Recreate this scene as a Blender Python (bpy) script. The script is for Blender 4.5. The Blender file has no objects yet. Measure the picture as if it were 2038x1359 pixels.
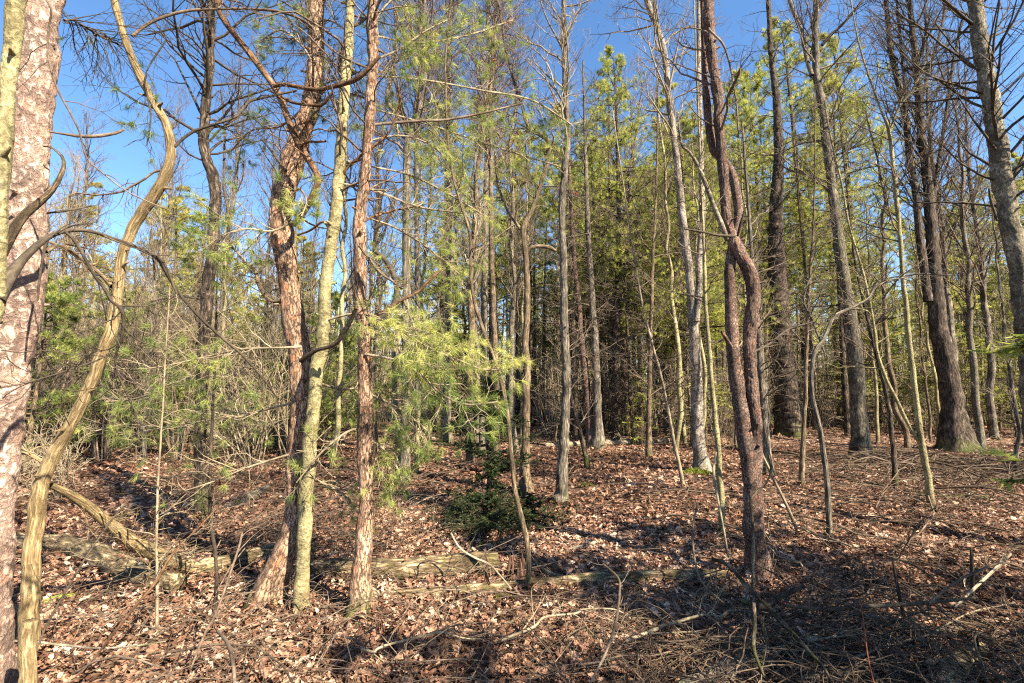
import bpy, math, random
import numpy as np
from mathutils import Vector

# ------------------------------------------------------------------ camera, sky, sun, exposure
scene = bpy.context.scene
COL = scene.collection
F_PX, CX, CY, HZ, CAM_H = 900.0, 1019.0, 679.5, 765.0, 1.6      # focal length etc. in photo pixels
PITCH = math.atan((HZ - CY) / F_PX)
cam_data = bpy.data.cameras.new('camera')
cam = bpy.data.objects.new('camera', cam_data)
COL.objects.link(cam)
cam_data.sensor_width = 36.0
cam_data.lens = 36.0 * F_PX / 2038.0
cam_data.clip_start = 0.05
cam_data.clip_end = 2000.0
cam.location = (0, 0, CAM_H)
cam.rotation_euler = (math.pi / 2 + PITCH, 0, 0)
scene.camera = cam

SUN_EL = math.radians(42)
SUN_V = Vector((math.cos(math.radians(-39)) * math.cos(SUN_EL), math.sin(math.radians(-39)) * math.cos(SUN_EL), math.sin(SUN_EL)))
world = bpy.data.worlds.new('World')
scene.world = world
world.use_nodes = True
nt = world.node_tree
sky = nt.nodes.new('ShaderNodeTexSky')
sky.sky_type = 'NISHITA'
sky.sun_disc = False
sky.sun_elevation = SUN_EL
sky.sun_rotation = math.atan2(SUN_V.x, SUN_V.y)
sky.air_density = 1.0
sky.dust_density = 0.2
sky.ozone_density = 3.0
hsv = nt.nodes.new('ShaderNodeHueSaturation'); hsv.inputs['Saturation'].default_value = 1.14; nt.links.new(sky.outputs[0], hsv.inputs['Color'])
nt.links.new(hsv.outputs[0], nt.nodes['Background'].inputs[0])
nt.nodes['Background'].inputs[1].default_value = 0.068
sun_data = bpy.data.lights.new('sun', 'SUN')
sun_data.energy = 5.0
sun_data.angle = math.radians(0.55)
sun_data.color = (1.0, 0.86, 0.64)
sun = bpy.data.objects.new('sun', sun_data)
sun.rotation_euler = SUN_V.to_track_quat('Z', 'Y').to_euler()
sun.location = (10, -6, 20)
COL.objects.link(sun)
scene.view_settings.view_transform = 'Standard'
scene.view_settings.look = 'None'
scene.view_settings.exposure = 2.1
scene.view_settings.gamma = 1.0
scene.cycles.max_bounces = 5
scene.cycles.diffuse_bounces = 2
scene.cycles.glossy_bounces = 1
scene.cycles.transmission_bounces = 2
scene.cycles.use_fast_gi = False
scene.cycles.use_adaptive_sampling = True
scene.cycles.adaptive_threshold = 0.012
scene.cycles.use_denoising = False
scene.cycles.pixel_filter_type = 'BLACKMAN_HARRIS'
scene.cycles.filter_width = 1.2
scene.cycles.sample_clamp_indirect = 4.0
scene.cycles.caustics_reflective = False
scene.cycles.caustics_refractive = False

RNG = np.random.default_rng(7)

# ------------------------------------------------------------------ numeric helpers
def vnoise(p, seed=0):
    p = np.asarray(p, float)
    i = np.floor(p).astype(np.int64); f = p - i; u = f * f * (3 - 2 * f)
    def h(dx, dy, dz):
        n = ((i[..., 0] + dx) * 374761393 + (i[..., 1] + dy) * 668265263 + (i[..., 2] + dz) * 1440662683 + seed * 97531) & 0xffffffff
        n = ((n ^ (n >> 13)) * 1274126177) & 0xffffffff
        return ((n ^ (n >> 16)) & 0xffff) / 65535.0
    x, y, z = u[..., 0], u[..., 1], u[..., 2]
    a = h(0, 0, 0) * (1 - x) + h(1, 0, 0) * x; b = h(0, 1, 0) * (1 - x) + h(1, 1, 0) * x
    c = h(0, 0, 1) * (1 - x) + h(1, 0, 1) * x; d = h(0, 1, 1) * (1 - x) + h(1, 1, 1) * x
    return (a * (1 - y) + b * y) * (1 - z) + (c * (1 - y) + d * y) * z

def gh(x, y):
    x = np.asarray(x, float); y = np.asarray(y, float); o = np.zeros_like(x + y)
    fade = 1.0
    p1 = np.stack([x / 3.1 + o, y / 3.1 + o, o + 0.5], -1)
    p2 = np.stack([x * 0.9 + o, y * 0.9 + o, o + 3.5], -1)
    p3 = np.stack([x * 3.1 + o, y * 3.1 + o, o + 7.5], -1)
    return (0.16 * (vnoise(p1) - .5) + 0.09 * (vnoise(p2) - .5) + 0.035 * (vnoise(p3) - .5)) * fade

def ray(px, py):
    u = (px - CX) / F_PX; v = -(py - CY) / F_PX
    return np.array([u, math.cos(PITCH) - v * math.sin(PITCH), math.sin(PITCH) + v * math.cos(PITCH)])

def W(px, py, Y):
    r = ray(px, py); t = Y / r[1]
    return np.array([r[0] * t, Y, CAM_H + r[2] * t])

def ground_at(px, py):
    r = ray(px, py); z = 0.0
    for _ in range(12):
        t = (z - CAM_H) / r[2]
        z = float(gh(r[0] * t, r[1] * t))
    return np.array([r[0] * t, r[1] * t, z])

def rad(px, w, Y):
    a = math.atan((px - CX) / F_PX)
    return w * 0.5 * Y / F_PX * math.cos(a)

def catmull(P, n):
    P = np.asarray(P, float)
    if len(P) == 2:
        t = np.linspace(0, 1, n)[:, None]
        return P[0] * (1 - t) + P[1] * t
    Q = np.vstack([2 * P[0] - P[1], P, 2 * P[-1] - P[-2]])
    seg = np.linalg.norm(np.diff(P[:, :3], axis=0), axis=1); cum = np.concatenate([[0], np.cumsum(seg)])
    s = np.linspace(0, cum[-1], n); k = np.clip(np.searchsorted(cum, s, side='right') - 1, 0, len(seg) - 1)
    f = ((s - cum[k]) / np.maximum(seg[k], 1e-9))[:, None]
    a, b, c, d = Q[k], Q[k + 1], Q[k + 2], Q[k + 3]
    return 0.5 * (2 * b + (c - a) * f + (2 * a - 5 * b + 4 * c - d) * f ** 2 + (3 * b - a - 3 * c + d) * f ** 3)

def unit(v):
    return v / np.maximum(np.linalg.norm(v, axis=-1, keepdims=True), 1e-9)

class Geo:
    def __init__(s):
        s.V = []; s.Fq = []; s.Ft = []; s.B = []; s.R = []; s.n = 0
    def _add(s, V, B, R):
        s.V.append(V.reshape(-1, 3)); s.B.append(B.reshape(-1, 3)); s.R.append(R.reshape(-1)); k = s.n; s.n += V.reshape(-1, 3).shape[0]; return k
    def tubes(s, P, R, sides=5, cap=False, amp=0.0, freq=(38, 38, 7), flare=0.0, lump=0.0, seed=0, rng=RNG):
        P = np.asarray(P, float); R = np.asarray(R, float)
        if P.ndim == 2: P = P[None]; R = R[None]
        N, K = P.shape[:2]
        if N == 0: return
        T = unit(np.gradient(P, axis=1))
        mt = unit(P[:, -1] - P[:, 0])
        ref = np.where(np.abs(mt[:, 2:3]) > 0.75, np.array([[0.0, 1.0, 0.0]]), np.array([[0.0, 0.0, 1.0]]))[:, None, :]
        n = unit(ref - (ref * T).sum(-1, keepdims=True) * T); b = np.cross(T, n)
        th = np.linspace(0, 2 * np.pi, sides, endpoint=False)
        c, sn = np.cos(th)[None, None, :, None], np.sin(th)[None, None, :, None]
        D = c * n[:, :, None, :] + sn * b[:, :, None, :]
        S = np.concatenate([np.zeros((N, 1)), np.cumsum(np.linalg.norm(np.diff(P, axis=1), axis=2), 1)], 1)
        Rm = R.max(1) * 0.8
        off = rng.random((N, 3)) * 20
        Bk = np.stack(np.broadcast_arrays(c[..., 0] * Rm[:, None, None], sn[..., 0] * Rm[:, None, None], S[:, :, None]), -1) + off[:, None, None, :]
        RR = np.broadcast_to(R[:, :, None], (N, K, sides)).copy()
        if flare:
            lob = 1 + 0.5 * np.sin(th * 5 + seed) * 0.6 + 0.25 * np.sin(th * 3 + 2 * seed)
            RR = RR * (1 + flare * np.exp(-np.maximum(S, 0) / (Rm[:, None] * 2.2))[:, :, None] * lob[None, None, :])
        if lump:
            RR = RR * (1 + lump * (vnoise(Bk * 7, seed) - .5) + lump * .7 * (vnoise(Bk * 17, seed) - .5))
        if amp:
            q = Bk * np.array(freq)
            w = vnoise(Bk * 9, seed + 3)[..., None] * 2.2
            r1 = np.abs(vnoise(q + w, seed + 1) - .5) * 2; r2 = np.abs(vnoise(q * 2.1 + 5 + w, seed + 2) - .5) * 2
            RR = RR + amp * (np.clip(r1 * 2.2, 0, 1) - .7) + amp * .5 * (r2 - .5)
        V = P[:, :, None, :] + RR[..., None] * D
        rn = np.broadcast_to(rng.random((N, 1, 1)), (N, K, sides))
        k0 = s._add(V, Bk, rn.copy())
        i = np.arange(N)[:, None, None] * K * sides; k = np.arange(K - 1)[None, :, None] * sides; j = np.arange(sides)[None, None, :]; j2 = (j + 1) % sides
        s.Fq.append((np.stack(np.broadcast_arrays(i + k + j, i + k + j2, i + k + sides + j2, i + k + sides + j), -1) + k0).reshape(-1, 4))
        if cap:
            for e, ring in ((0, 0), (1, K - 1)):
                C = P[:, ring]; BC = Bk[:, ring].mean(1); kc = s._add(C, BC, rn[:, 0, 0].copy())
                ii = np.arange(N)[:, None]; jj = np.arange(sides)[None, :]; jn = (jj + 1) % sides; base = k0 + ii * K * sides + ring * sides
                tri = np.stack(np.broadcast_arrays(kc + ii, base + (jn if e == 0 else jj), base + (jj if e == 0 else jn)), -1)
                s.Ft.append(tri.reshape(-1, 3))
    def tris(s, V, rnd):      # V (M,3,3)
        M = len(V)
        if M == 0: return
        k = s._add(V, V * 0 + V, np.repeat(rnd, 3))
        s.Ft.append(np.arange(M * 3).reshape(-1, 3) + k)
    def quads(s, V, faces, rnd):   # V (M,k,3), faces (f,4)
        M, k = V.shape[:2]
        k0 = s._add(V, V, np.repeat(rnd, k))
        s.Fq.append((faces[None] + (np.arange(M) * k)[:, None, None] + k0).reshape(-1, 4))
    def tufts(s, C, D, n, L, wd, spread=0.9, droop=0.0, rng=RNG, rnd=None):
        N = len(C)
        if N == 0: return
        r = rng.normal(size=(N, n, 3)) * spread
        d = unit(unit(D)[:, None, :] + r + np.array([0, 0, -droop]))
        ln = L * rng.uniform(.6, 1.1, (N, n, 1))
        side = unit(np.cross(d, rng.normal(size=(N, n, 3)))) * wd * .5
        o = C[:, None, :] - D[:, None, :] * 0 + rng.normal(size=(N, n, 3)) * L * .08
        V = np.stack([o - side, o + side, o + d * ln + np.array([0, 0, -droop * .25]) * ln], 2).reshape(-1, 3, 3)
        if rnd is None: rnd = rng.random(N)
        rr = np.clip(np.repeat(rnd, n) + rng.normal(size=N * n) * .12, 0, 1)
        s.tris(V, rr)
    def needles(s, P, n, L, wd, flat=0.35, rng=RNG):   # short needles along both sides of twigs
        N, K = P.shape[:2]
        t = rng.random((N, n)) * (K - 1.001); i = t.astype(int); f = (t - i)[..., None]; a = np.arange(N)[:, None]
        C = P[a, i] * (1 - f) + P[a, i + 1] * f; T = unit(P[a, i + 1] - P[a, i])
        sd = np.cross(T, np.array([0, 0, 1.0])); sgn = rng.choice([-1, 1], (N, n, 1))
        d = unit(T * .55 + unit(sd) * sgn + rng.normal(size=(N, n, 3)) * flat)
        side = unit(np.cross(d, rng.normal(size=(N, n, 3)))) * wd * .5
        V = np.stack([C - side, C + side, C + d * L * rng.uniform(.7, 1.1, (N, n, 1))], 2).reshape(-1, 3, 3)
        rb = np.repeat(rng.random(N), n)
        s.tris(V, np.clip(rb + rng.normal(size=N * n) * .1, 0, 1))
    def build(s, name, mat, parent=None, origin=None, smooth=True):
        V = np.concatenate(s.V)
        if origin is not None: V = V - np.asarray(origin)
        B = np.concatenate(s.B); R = np.concatenate(s.R)
        fq = np.concatenate(s.Fq) if s.Fq else np.zeros((0, 4), int); ft = np.concatenate(s.Ft) if s.Ft else np.zeros((0, 3), int)
        me = bpy.data.meshes.new(name)
        me.vertices.add(len(V)); me.vertices.foreach_set('co', V.astype(np.float32).ravel())
        li = np.concatenate([fq.ravel(), ft.ravel()]).astype(np.int32)
        me.loops.add(len(li)); me.loops.foreach_set('vertex_index', li)
        nf = len(fq) + len(ft); me.polygons.add(nf)
        tot = np.concatenate([np.full(len(fq), 4), np.full(len(ft), 3)]).astype(np.int32)
        me.polygons.foreach_set('loop_start', (np.cumsum(tot) - tot).astype(np.int32))
        me.polygons.foreach_set('use_smooth', np.full(nf, smooth))
        a = me.attributes.new('bark', 'FLOAT_VECTOR', 'POINT'); a.data.foreach_set('vector', B.astype(np.float32).ravel())
        a = me.attributes.new('rnd', 'FLOAT', 'POINT'); a.data.foreach_set('value', R.astype(np.float32))
        me.update(calc_edges=True)
        me.materials.append(mat)
        o = bpy.data.objects.new(name, me); COL.objects.link(o)
        if parent is not None: o.parent = parent
        return o

def sprout(P, R, m, t0, t1, ang, L, K=6, up=0.0, wander=.25, rf=.6, rmin=.0015, shrink=.5, rng=RNG, az=None, taper=1.0):
    N, K0 = P.shape[:2]
    t = t0 + (t1 - t0) * (np.arange(m)[None, :] + rng.random((N, m))) / m
    q = np.clip(t * (K0 - 1), 0, K0 - 1.001); i = q.astype(int); f = (q - i)[..., None]; a = np.arange(N)[:, None]
    pos = P[a, i] * (1 - f) + P[a, i + 1] * f; T = unit(P[a, i + 1] - P[a, i]); r0 = R[a, i] * (1 - f[..., 0]) + R[a, i + 1] * f[..., 0]
    rv = rng.normal(size=(N, m, 3))
    if az is not None: rv = rv * .5 + np.asarray(az)
    pp = unit(rv - (rv * T).sum(-1, keepdims=True) * T)
    an = ang * rng.uniform(.75, 1.25, (N, m, 1))
    d = np.cos(an) * T + np.sin(an) * pp
    if np.ndim(L) == 0: Lb = np.full((N, 1), float(L))
    else: Lb = np.asarray(L).reshape(N, 1)
    ln = (Lb * (1 - shrink * (t - t0) / max(t1 - t0, 1e-6)) * rng.uniform(.55, 1.2, (N, m)))[..., None] / (K - 1)
    bend = rng.normal(size=(N, m, 3)) * wander * .35
    out = [pos]
    for k in range(K - 1):
        d = unit(d + bend + rng.normal(size=(N, m, 3)) * wander * 1.5 + np.array([0, 0, up]))
        pos = pos + d * ln; out.append(pos)
    Q = np.stack(out, 2).reshape(N * m, K, 3)
    rs = np.minimum(r0 * rf, ln[..., 0] * (K - 1) * .0115 + rmin).reshape(-1, 1)
    RR = np.maximum(rs * (1 - np.linspace(0, 1, K)[None, :] ** 1.2 * .85 * taper), rmin)
    return Q, RR

def plen(P): return np.linalg.norm(np.diff(P, axis=1), axis=2).sum(1)

# ------------------------------------------------------------------ materials
def new_mat(name):
    m = bpy.data.materials.new(name); m.use_nodes = True
    n = m.node_tree.nodes; bs = n['Principled BSDF']; bs.inputs['Roughness'].default_value = .85
    bs.inputs['Specular IOR Level'].default_value = .25
    return m, n, m.node_tree.links, bs

def ramp(n, stops):
    r = n.new('ShaderNodeValToRGB'); e = r.color_ramp.elements
    while len(e) < len(stops): e.new(.5)
    for k, (p, c) in enumerate(stops): e[k].position = p; e[k].color = (*c, 1)
    return r

def bark_mat(name, cdark, cmid, clight, sc=30, zs=.25, crack=.5, bump=.5, plates=False, tint=None, moss=0.0, rings=False, fleck=None, mosscol=(.07, .09, .012)):
    m, n, l, bs = new_mat(name)
    at = n.new('ShaderNodeAttribute'); at.attribute_name = 'bark'
    mp = n.new('ShaderNodeMapping'); mp.inputs['Scale'].default_value = (sc, sc, sc * zs); l.new(at.outputs['Vector'], mp.inputs['Vector'])
    n1 = n.new('ShaderNodeTexNoise'); n1.inputs['Scale'].default_value = 1.0; n1.inputs['Detail'].default_value = 8; n1.inputs['Roughness'].default_value = .68; n1.inputs['Distortion'].default_value = .5
    l.new(mp.outputs[0], n1.inputs['Vector'])
    n2 = n.new('ShaderNodeTexNoise'); n2.inputs['Scale'].default_value = 5.0; n2.inputs['Detail'].default_value = 5
    l.new(at.outputs['Vector'], n2.inputs['Vector'])
    if plates:
        vo = n.new('ShaderNodeTexVoronoi'); vo.feature = 'DISTANCE_TO_EDGE'; vo.inputs['Scale'].default_value = .85
        mx0 = n.new('ShaderNodeVectorMath'); mx0.operation = 'MULTIPLY_ADD'; mx0.inputs[1].default_value = (2.6, 2.6, 2.6)
        l.new(n1.outputs['Color'], mx0.inputs[0]); l.new(mp.outputs[0], mx0.inputs[2]); l.new(mx0.outputs[0], vo.inputs['Vector'])
        cr = n.new('ShaderNodeMapRange'); cr.inputs['From Min'].default_value = 0.0; cr.inputs['From Max'].default_value = .11
        l.new(vo.outputs['Distance'], cr.inputs['Value']); hsrc = cr.outputs['Result']
    else:
        cr = n.new('ShaderNodeMapRange'); cr.inputs['From Min'].default_value = .38; cr.inputs['From Max'].default_value = .56
        l.new(n1.outputs['Fac'], cr.inputs['Value']); hsrc = cr.outputs['Result']
    cdark, cmid, clight = [tuple(c * k for c in q) for q, k in ((cdark, .55), (cmid, .72), (clight, .85))]
    rp = ramp(n, [(.3, cdark), (.5, cmid), (.7, clight)]); 
    ad = n.new('ShaderNodeMath'); ad.operation = 'MULTIPLY_ADD'; ad.inputs[1].default_value = .55; 
    l.new(n1.outputs['Fac'], ad.inputs[0])
    a2 = n.new('ShaderNodeMath'); a2.operation = 'MULTIPLY'; a2.inputs[1].default_value = .45; l.new(n2.outputs['Fac'], a2.inputs[0]); l.new(a2.outputs[0], ad.inputs[2])
    l.new(ad.outputs[0], rp.inputs[0])
    mx = n.new('ShaderNodeMix'); mx.data_type = 'RGBA'; mx.blend_type = 'MIX'
    inv = n.new('ShaderNodeMath'); inv.operation = 'MULTIPLY_ADD'; inv.inputs[1].default_value = -crack; inv.inputs[2].default_value = crack
    l.new(hsrc, inv.inputs[0]); l.new(inv.outputs[0], mx.inputs['Factor'])
    l.new(rp.outputs[0], mx.inputs['A']); mx.inputs['B'].default_value = (*[c * .45 for c in cdark], 1)
    col = mx.outputs['Result']
    nw = n.new('ShaderNodeTexNoise'); nw.inputs['Scale'].default_value = 3.2; nw.inputs['Detail'].default_value = 6; nw.inputs['Roughness'].default_value = .65; l.new(at.outputs['Vector'], nw.inputs['Vector'])
    mw = n.new('ShaderNodeMapRange'); mw.inputs['From Min'].default_value = .35; mw.inputs['From Max'].default_value = .62; mw.inputs['To Min'].default_value = .5; mw.inputs['To Max'].default_value = 1.12; l.new(nw.outputs['Fac'], mw.inputs['Value'])
    vs = n.new('ShaderNodeVectorMath'); vs.operation = 'SCALE'; l.new(col, vs.inputs[0]); l.new(mw.outputs[0], vs.inputs['Scale']); col = vs.outputs[0]
    if fleck:
        n3 = n.new('ShaderNodeTexNoise'); n3.inputs['Scale'].default_value = 13.0; n3.inputs['Detail'].default_value = 4; l.new(at.outputs['Vector'], n3.inputs['Vector'])
        mr = n.new('ShaderNodeMapRange'); mr.inputs['From Min'].default_value = .56; mr.inputs['From Max'].default_value = .66; mr.inputs['To Max'].default_value = .8; l.new(n3.outputs['Fac'], mr.inputs['Value'])
        m3 = n.new('ShaderNodeMix'); m3.data_type = 'RGBA'; l.new(mr.outputs[0], m3.inputs['Factor']); l.new(col, m3.inputs['A']); m3.inputs['B'].default_value = (*fleck, 1); col = m3.outputs['Result']
    if rings:
        mp2 = n.new('ShaderNodeMapping'); mp2.inputs['Scale'].default_value = (9, 9, 70); l.new(at.outputs['Vector'], mp2.inputs['Vector'])
        n4 = n.new('ShaderNodeTexNoise'); n4.inputs['Scale'].default_value = 1; n4.inputs['Detail'].default_value = 3; l.new(mp2.outputs[0], n4.inputs['Vector'])
        mr = n.new('ShaderNodeMapRange'); mr.inputs['From Min'].default_value = .60; mr.inputs['From Max'].default_value = .68; mr.inputs['To Max'].default_value = .75; l.new(n4.outputs['Fac'], mr.inputs['Value'])
        m4 = n.new('ShaderNodeMix'); m4.data_type = 'RGBA'; l.new(mr.outputs[0], m4.inputs['Factor']); l.new(col, m4.inputs['A']); m4.inputs['B'].default_value = (*[c * .5 for c in cdark], 1); col = m4.outputs['Result']
    if moss:
        gm = n.new('ShaderNodeTexCoord'); sp = n.new('ShaderNodeSeparateXYZ'); l.new(gm.outputs['Object'], sp.inputs[0])
        mr = n.new('ShaderNodeMapRange'); mr.inputs['From Min'].default_value = moss; mr.inputs['From Max'].default_value = 0.0; l.new(sp.outputs['Z'], mr.inputs['Value'])
        mu = n.new('ShaderNodeMath'); mu.operation = 'MULTIPLY'; l.new(mr.outputs[0], mu.inputs[0])
        mr2 = n.new('ShaderNodeMapRange'); mr2.inputs['From Min'].default_value = .45; mr2.inputs['From Max'].default_value = .6; l.new(n2.outputs['Fac'], mr2.inputs['Value']); l.new(mr2.outputs[0], mu.inputs[1])
        m5 = n.new('ShaderNodeMix'); m5.data_type = 'RGBA'; l.new(mu.outputs[0], m5.inputs['Factor']); l.new(col, m5.inputs['A']); m5.inputs['B'].default_value = (*mosscol, 1); col = m5.outputs['Result']
    l.new(col, bs.inputs['Base Color'])
    bp = n.new('ShaderNodeBump'); bp.inputs['Strength'].default_value = bump; bp.inputs['Distance'].default_value = .012
    sm = n.new('ShaderNodeMath'); sm.operation = 'MULTIPLY_ADD'; sm.inputs[1].default_value = .6; l.new(n1.outputs['Fac'], sm.inputs[0]); l.new(hsrc, sm.inputs[2])
    l.new(sm.outputs[0], bp.inputs['Height']); l.new(bp.outputs[0], bs.inputs['Normal'])
    return m

def leaf_mat(name, stops, trans=.35, rough=.6, detail=0.0):
    m, n, l, bs = new_mat(name)
    at = n.new('ShaderNodeAttribute'); at.attribute_name = 'rnd'
    rp = ramp(n, stops); l.new(at.outputs['Fac'], rp.inputs[0]); col = rp.outputs[0]
    if detail:
        tc = n.new('ShaderNodeTexCoord'); nz = n.new('ShaderNodeTexNoise'); nz.inputs['Scale'].default_value = detail; nz.inputs['Detail'].default_value = 4; l.new(tc.outputs['Object'], nz.inputs['Vector'])
        mr = n.new('ShaderNodeMapRange'); mr.inputs['From Min'].default_value = .3; mr.inputs['From Max'].default_value = .7; mr.inputs['To Min'].default_value = .65; mr.inputs['To Max'].default_value = 1.2; l.new(nz.outputs['Fac'], mr.inputs['Value'])
        mm = n.new('ShaderNodeVectorMath'); mm.operation = 'SCALE'; l.new(col, mm.inputs[0]); l.new(mr.outputs[0], mm.inputs['Scale']); col = mm.outputs[0]
    l.new(col, bs.inputs['Base Color']); bs.inputs['Roughness'].default_value = rough
    tr = n.new('ShaderNodeBsdfTranslucent'); l.new(col, tr.inputs['Color'])
    ms = n.new('ShaderNodeMixShader'); ms.inputs[0].default_value = trans
    l.new(bs.outputs[0], ms.inputs[1]); l.new(tr.outputs[0], ms.inputs[2]); l.new(ms.outputs[0], n['Material Output'].inputs['Surface'])
    return m

M = {}
M['pink_pine'] = bark_mat('pink_pine_bark', (.52, .33, .27), (.62, .44, .36), (.70, .53, .45), sc=38, zs=.7, crack=.5, bump=1.0, fleck=(.52, .32, .24))
M['red_pine'] = bark_mat('red_pine_bark', (.22, .12, .08), (.48, .31, .21), (.70, .53, .40), sc=46, zs=.35, crack=.75, bump=1.0, plates=True, fleck=(.34, .15, .08), moss=.25)
M['twin_pine'] = bark_mat('reddish_brown_bark', (.11, .065, .05), (.27, .175, .14), (.48, .36, .30), sc=58, zs=.7, crack=.7, bump=1.0, plates=True, fleck=(.22, .10, .065))
M['dark_pine'] = bark_mat('dark_furrowed_bark', (.035, .026, .02), (.13, .095, .07), (.34, .265, .20), sc=34, zs=.25, crack=.85, bump=1.0, moss=.5)
M['olive'] = bark_mat('smooth_olive_bark', (.22, .18, .08), (.42, .37, .19), (.56, .51, .31), sc=40, zs=1.1, crack=.4, bump=.5, rings=True, fleck=(.24, .23, .12), moss=.38, mosscol=(.09, .045, .02))
M['tan'] = bark_mat('ribbed_tan_bark', (.24, .16, .075), (.45, .33, .17), (.58, .45, .26), sc=70, zs=.12, crack=.5, bump=.7, moss=.0)
M['grey'] = bark_mat('grey_furrowed_bark', (.08, .065, .05), (.27, .23, .18), (.50, .44, .35), sc=55, zs=.14, crack=.7, bump=.9, moss=.3)
M['greybrown'] = bark_mat('grey_brown_bark', (.08, .055, .035), (.26, .19, .12), (.46, .36, .24), sc=50, zs=.2, crack=.6, bump=.8, moss=.2)
M['birch'] = bark_mat('pale_birch_bark', (.13, .10, .08), (.38, .32, .26), (.64, .56, .47), sc=24, zs=.8, crack=.45, bump=.7, rings=True, moss=.35)
M['aspen'] = bark_mat('pale_aspen_bark', (.10, .08, .055), (.27, .235, .17), (.50, .45, .34), sc=34, zs=.6, crack=.5, bump=.7, rings=True, fleck=(.16, .12, .09))
M['aspen_foot'] = bark_mat('aspen_bark_with_dark_foot', (.10, .08, .055), (.27, .235, .17), (.50, .45, .34), sc=34, zs=.3, crack=.7, bump=1.0, rings=True, moss=6.5, mosscol=(.035, .028, .02))
M['pole_bark'] = bark_mat('warm_pole_bark', (.16, .11, .07), (.40, .31, .21), (.60, .49, .35), sc=40, zs=.25, crack=.6, bump=.8)
M['twig'] = bark_mat('bare_twig_bark', (.07, .05, .038), (.19, .14, .105), (.36, .285, .215), sc=60, zs=.5, crack=.2, bump=.2)
M['twig_pale'] = bark_mat('pale_twig_bark', (.17, .13, .085), (.37, .30, .20), (.56, .48, .35), sc=60, zs=.5, crack=.2, bump=.2)
M['twig_dark'] = bark_mat('dark_twig_bark', (.035, .028, .022), (.085, .066, .048), (.16, .125, .09), sc=60, zs=.5, crack=.2, bump=.2)
M['twig_litter'] = bark_mat('fallen_twig_bark', (.05, .034, .025), (.14, .10, .07), (.30, .23, .16), sc=60, zs=.5, crack=.2, bump=.2)
M['limb_red'] = bark_mat('rusty_limb_bark', (.09, .05, .028), (.22, .12, .065), (.36, .22, .13), sc=60, zs=.4, crack=.5, bump=.6)
M['log'] = bark_mat('weathered_log_wood', (.14, .09, .045), (.38, .28, .16), (.62, .50, .33), sc=42, zs=.16, crack=.85, bump=1.0, fleck=(.13, .12, .04))
M['log_pale'] = bark_mat('pale_log_wood', (.24, .18, .11), (.48, .39, .27), (.66, .57, .43), sc=60, zs=.1, crack=.5, bump=.6)
M['rotten'] = bark_mat('rotten_stump_wood', (.09, .045, .03), (.26, .14, .09), (.42, .27, .18), sc=60, zs=.08, crack=.8, bump=.9)
M['moss'] = leaf_mat('green_moss', [(.0, (.09, .12, .015)), (1, (.26, .30, .04))], .2)
M['needle'] = leaf_mat('long_pine_needles', [(0, (.06, .11, .03)), (.45, (.20, .26, .07)), (.8, (.41, .45, .13)), (1, (.58, .57, .19))], .45, .45)
M['needle_bg'] = leaf_mat('far_pine_needles', [(0, (.06, .09, .02)), (.35, (.26, .31, .06)), (.7, (.50, .52, .12)), (1, (.60, .56, .19))], .48, .5)
M['needle_yel'] = leaf_mat('yellowish_pine_needles', [(0, (.20, .20, .05)), (.5, (.42, .39, .10)), (1, (.60, .53, .18))], .45, .5)
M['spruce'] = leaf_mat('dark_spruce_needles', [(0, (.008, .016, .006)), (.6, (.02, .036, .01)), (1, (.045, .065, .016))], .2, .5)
M['withered'] = leaf_mat('withered_rusty_leaves', [(0, (.20, .06, .03)), (1, (.42, .16, .07))], .35)
M['litter'] = leaf_mat('fallen_oak_leaves', [(0, (.025, .013, .009)), (.3, (.10, .05, .032)), (.62, (.27, .145, .095)), (.88, (.48, .305, .215)), (1, (.68, .50, .39))], .22, .55, detail=30)
M['grass'] = leaf_mat('dry_straw_grass', [(0, (.30, .24, .12)), (1, (.52, .44, .26))], .3)

def ground_material():
    m, n, l, bs = new_mat('leaf_covered_soil')
    tc = n.new('ShaderNodeTexCoord')
    vo = n.new('ShaderNodeTexVoronoi'); vo.inputs['Scale'].default_value = 13; vo.feature = 'F1'; l.new(tc.outputs['Object'], vo.inputs['Vector'])
    sp = n.new('ShaderNodeSeparateColor'); l.new(vo.outputs['Color'], sp.inputs[0])
    nz = n.new('ShaderNodeTexNoise'); nz.inputs['Scale'].default_value = 1.2; nz.inputs['Detail'].default_value = 8; l.new(tc.outputs['Object'], nz.inputs['Vector'])
    ad = n.new('ShaderNodeMath'); ad.operation = 'MULTIPLY_ADD'; ad.inputs[1].default_value = .6; l.new(sp.outputs[0], ad.inputs[0])
    a2 = n.new('ShaderNodeMath'); a2.operation = 'MULTIPLY'; a2.inputs[1].default_value = .4; l.new(nz.outputs['Fac'], a2.inputs[0]); l.new(a2.outputs[0], ad.inputs[2])
    rp = ramp(n, [(.15, (.025, .015, .01)), (.45, (.10, .06, .04)), (.7, (.22, .14, .095)), (.95, (.40, .28, .20))]); l.new(ad.outputs[0], rp.inputs[0])
    l.new(rp.outputs[0], bs.inputs['Base Color'])
    bp = n.new('ShaderNodeBump'); bp.inputs['Strength'].default_value = .8; bp.inputs['Distance'].default_value = .03; l.new(vo.outputs['Distance'], bp.inputs['Height']); l.new(bp.outputs[0], bs.inputs['Normal'])
    return m

# ------------------------------------------------------------------ object helpers
def tag(o, label=None, cat=None, group=None, kind=None):
    if label: o['label'] = label
    if cat: o['category'] = cat
    if group: o['group'] = group
    if kind: o['kind'] = kind
    return o

def empty(name, loc, rz=0):
    o = bpy.data.objects.new(name, None); COL.objects.link(o); o.location = tuple(float(c) for c in loc); o.rotation_euler = (0, 0, rz); o.empty_display_size = .1
    return o

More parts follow.
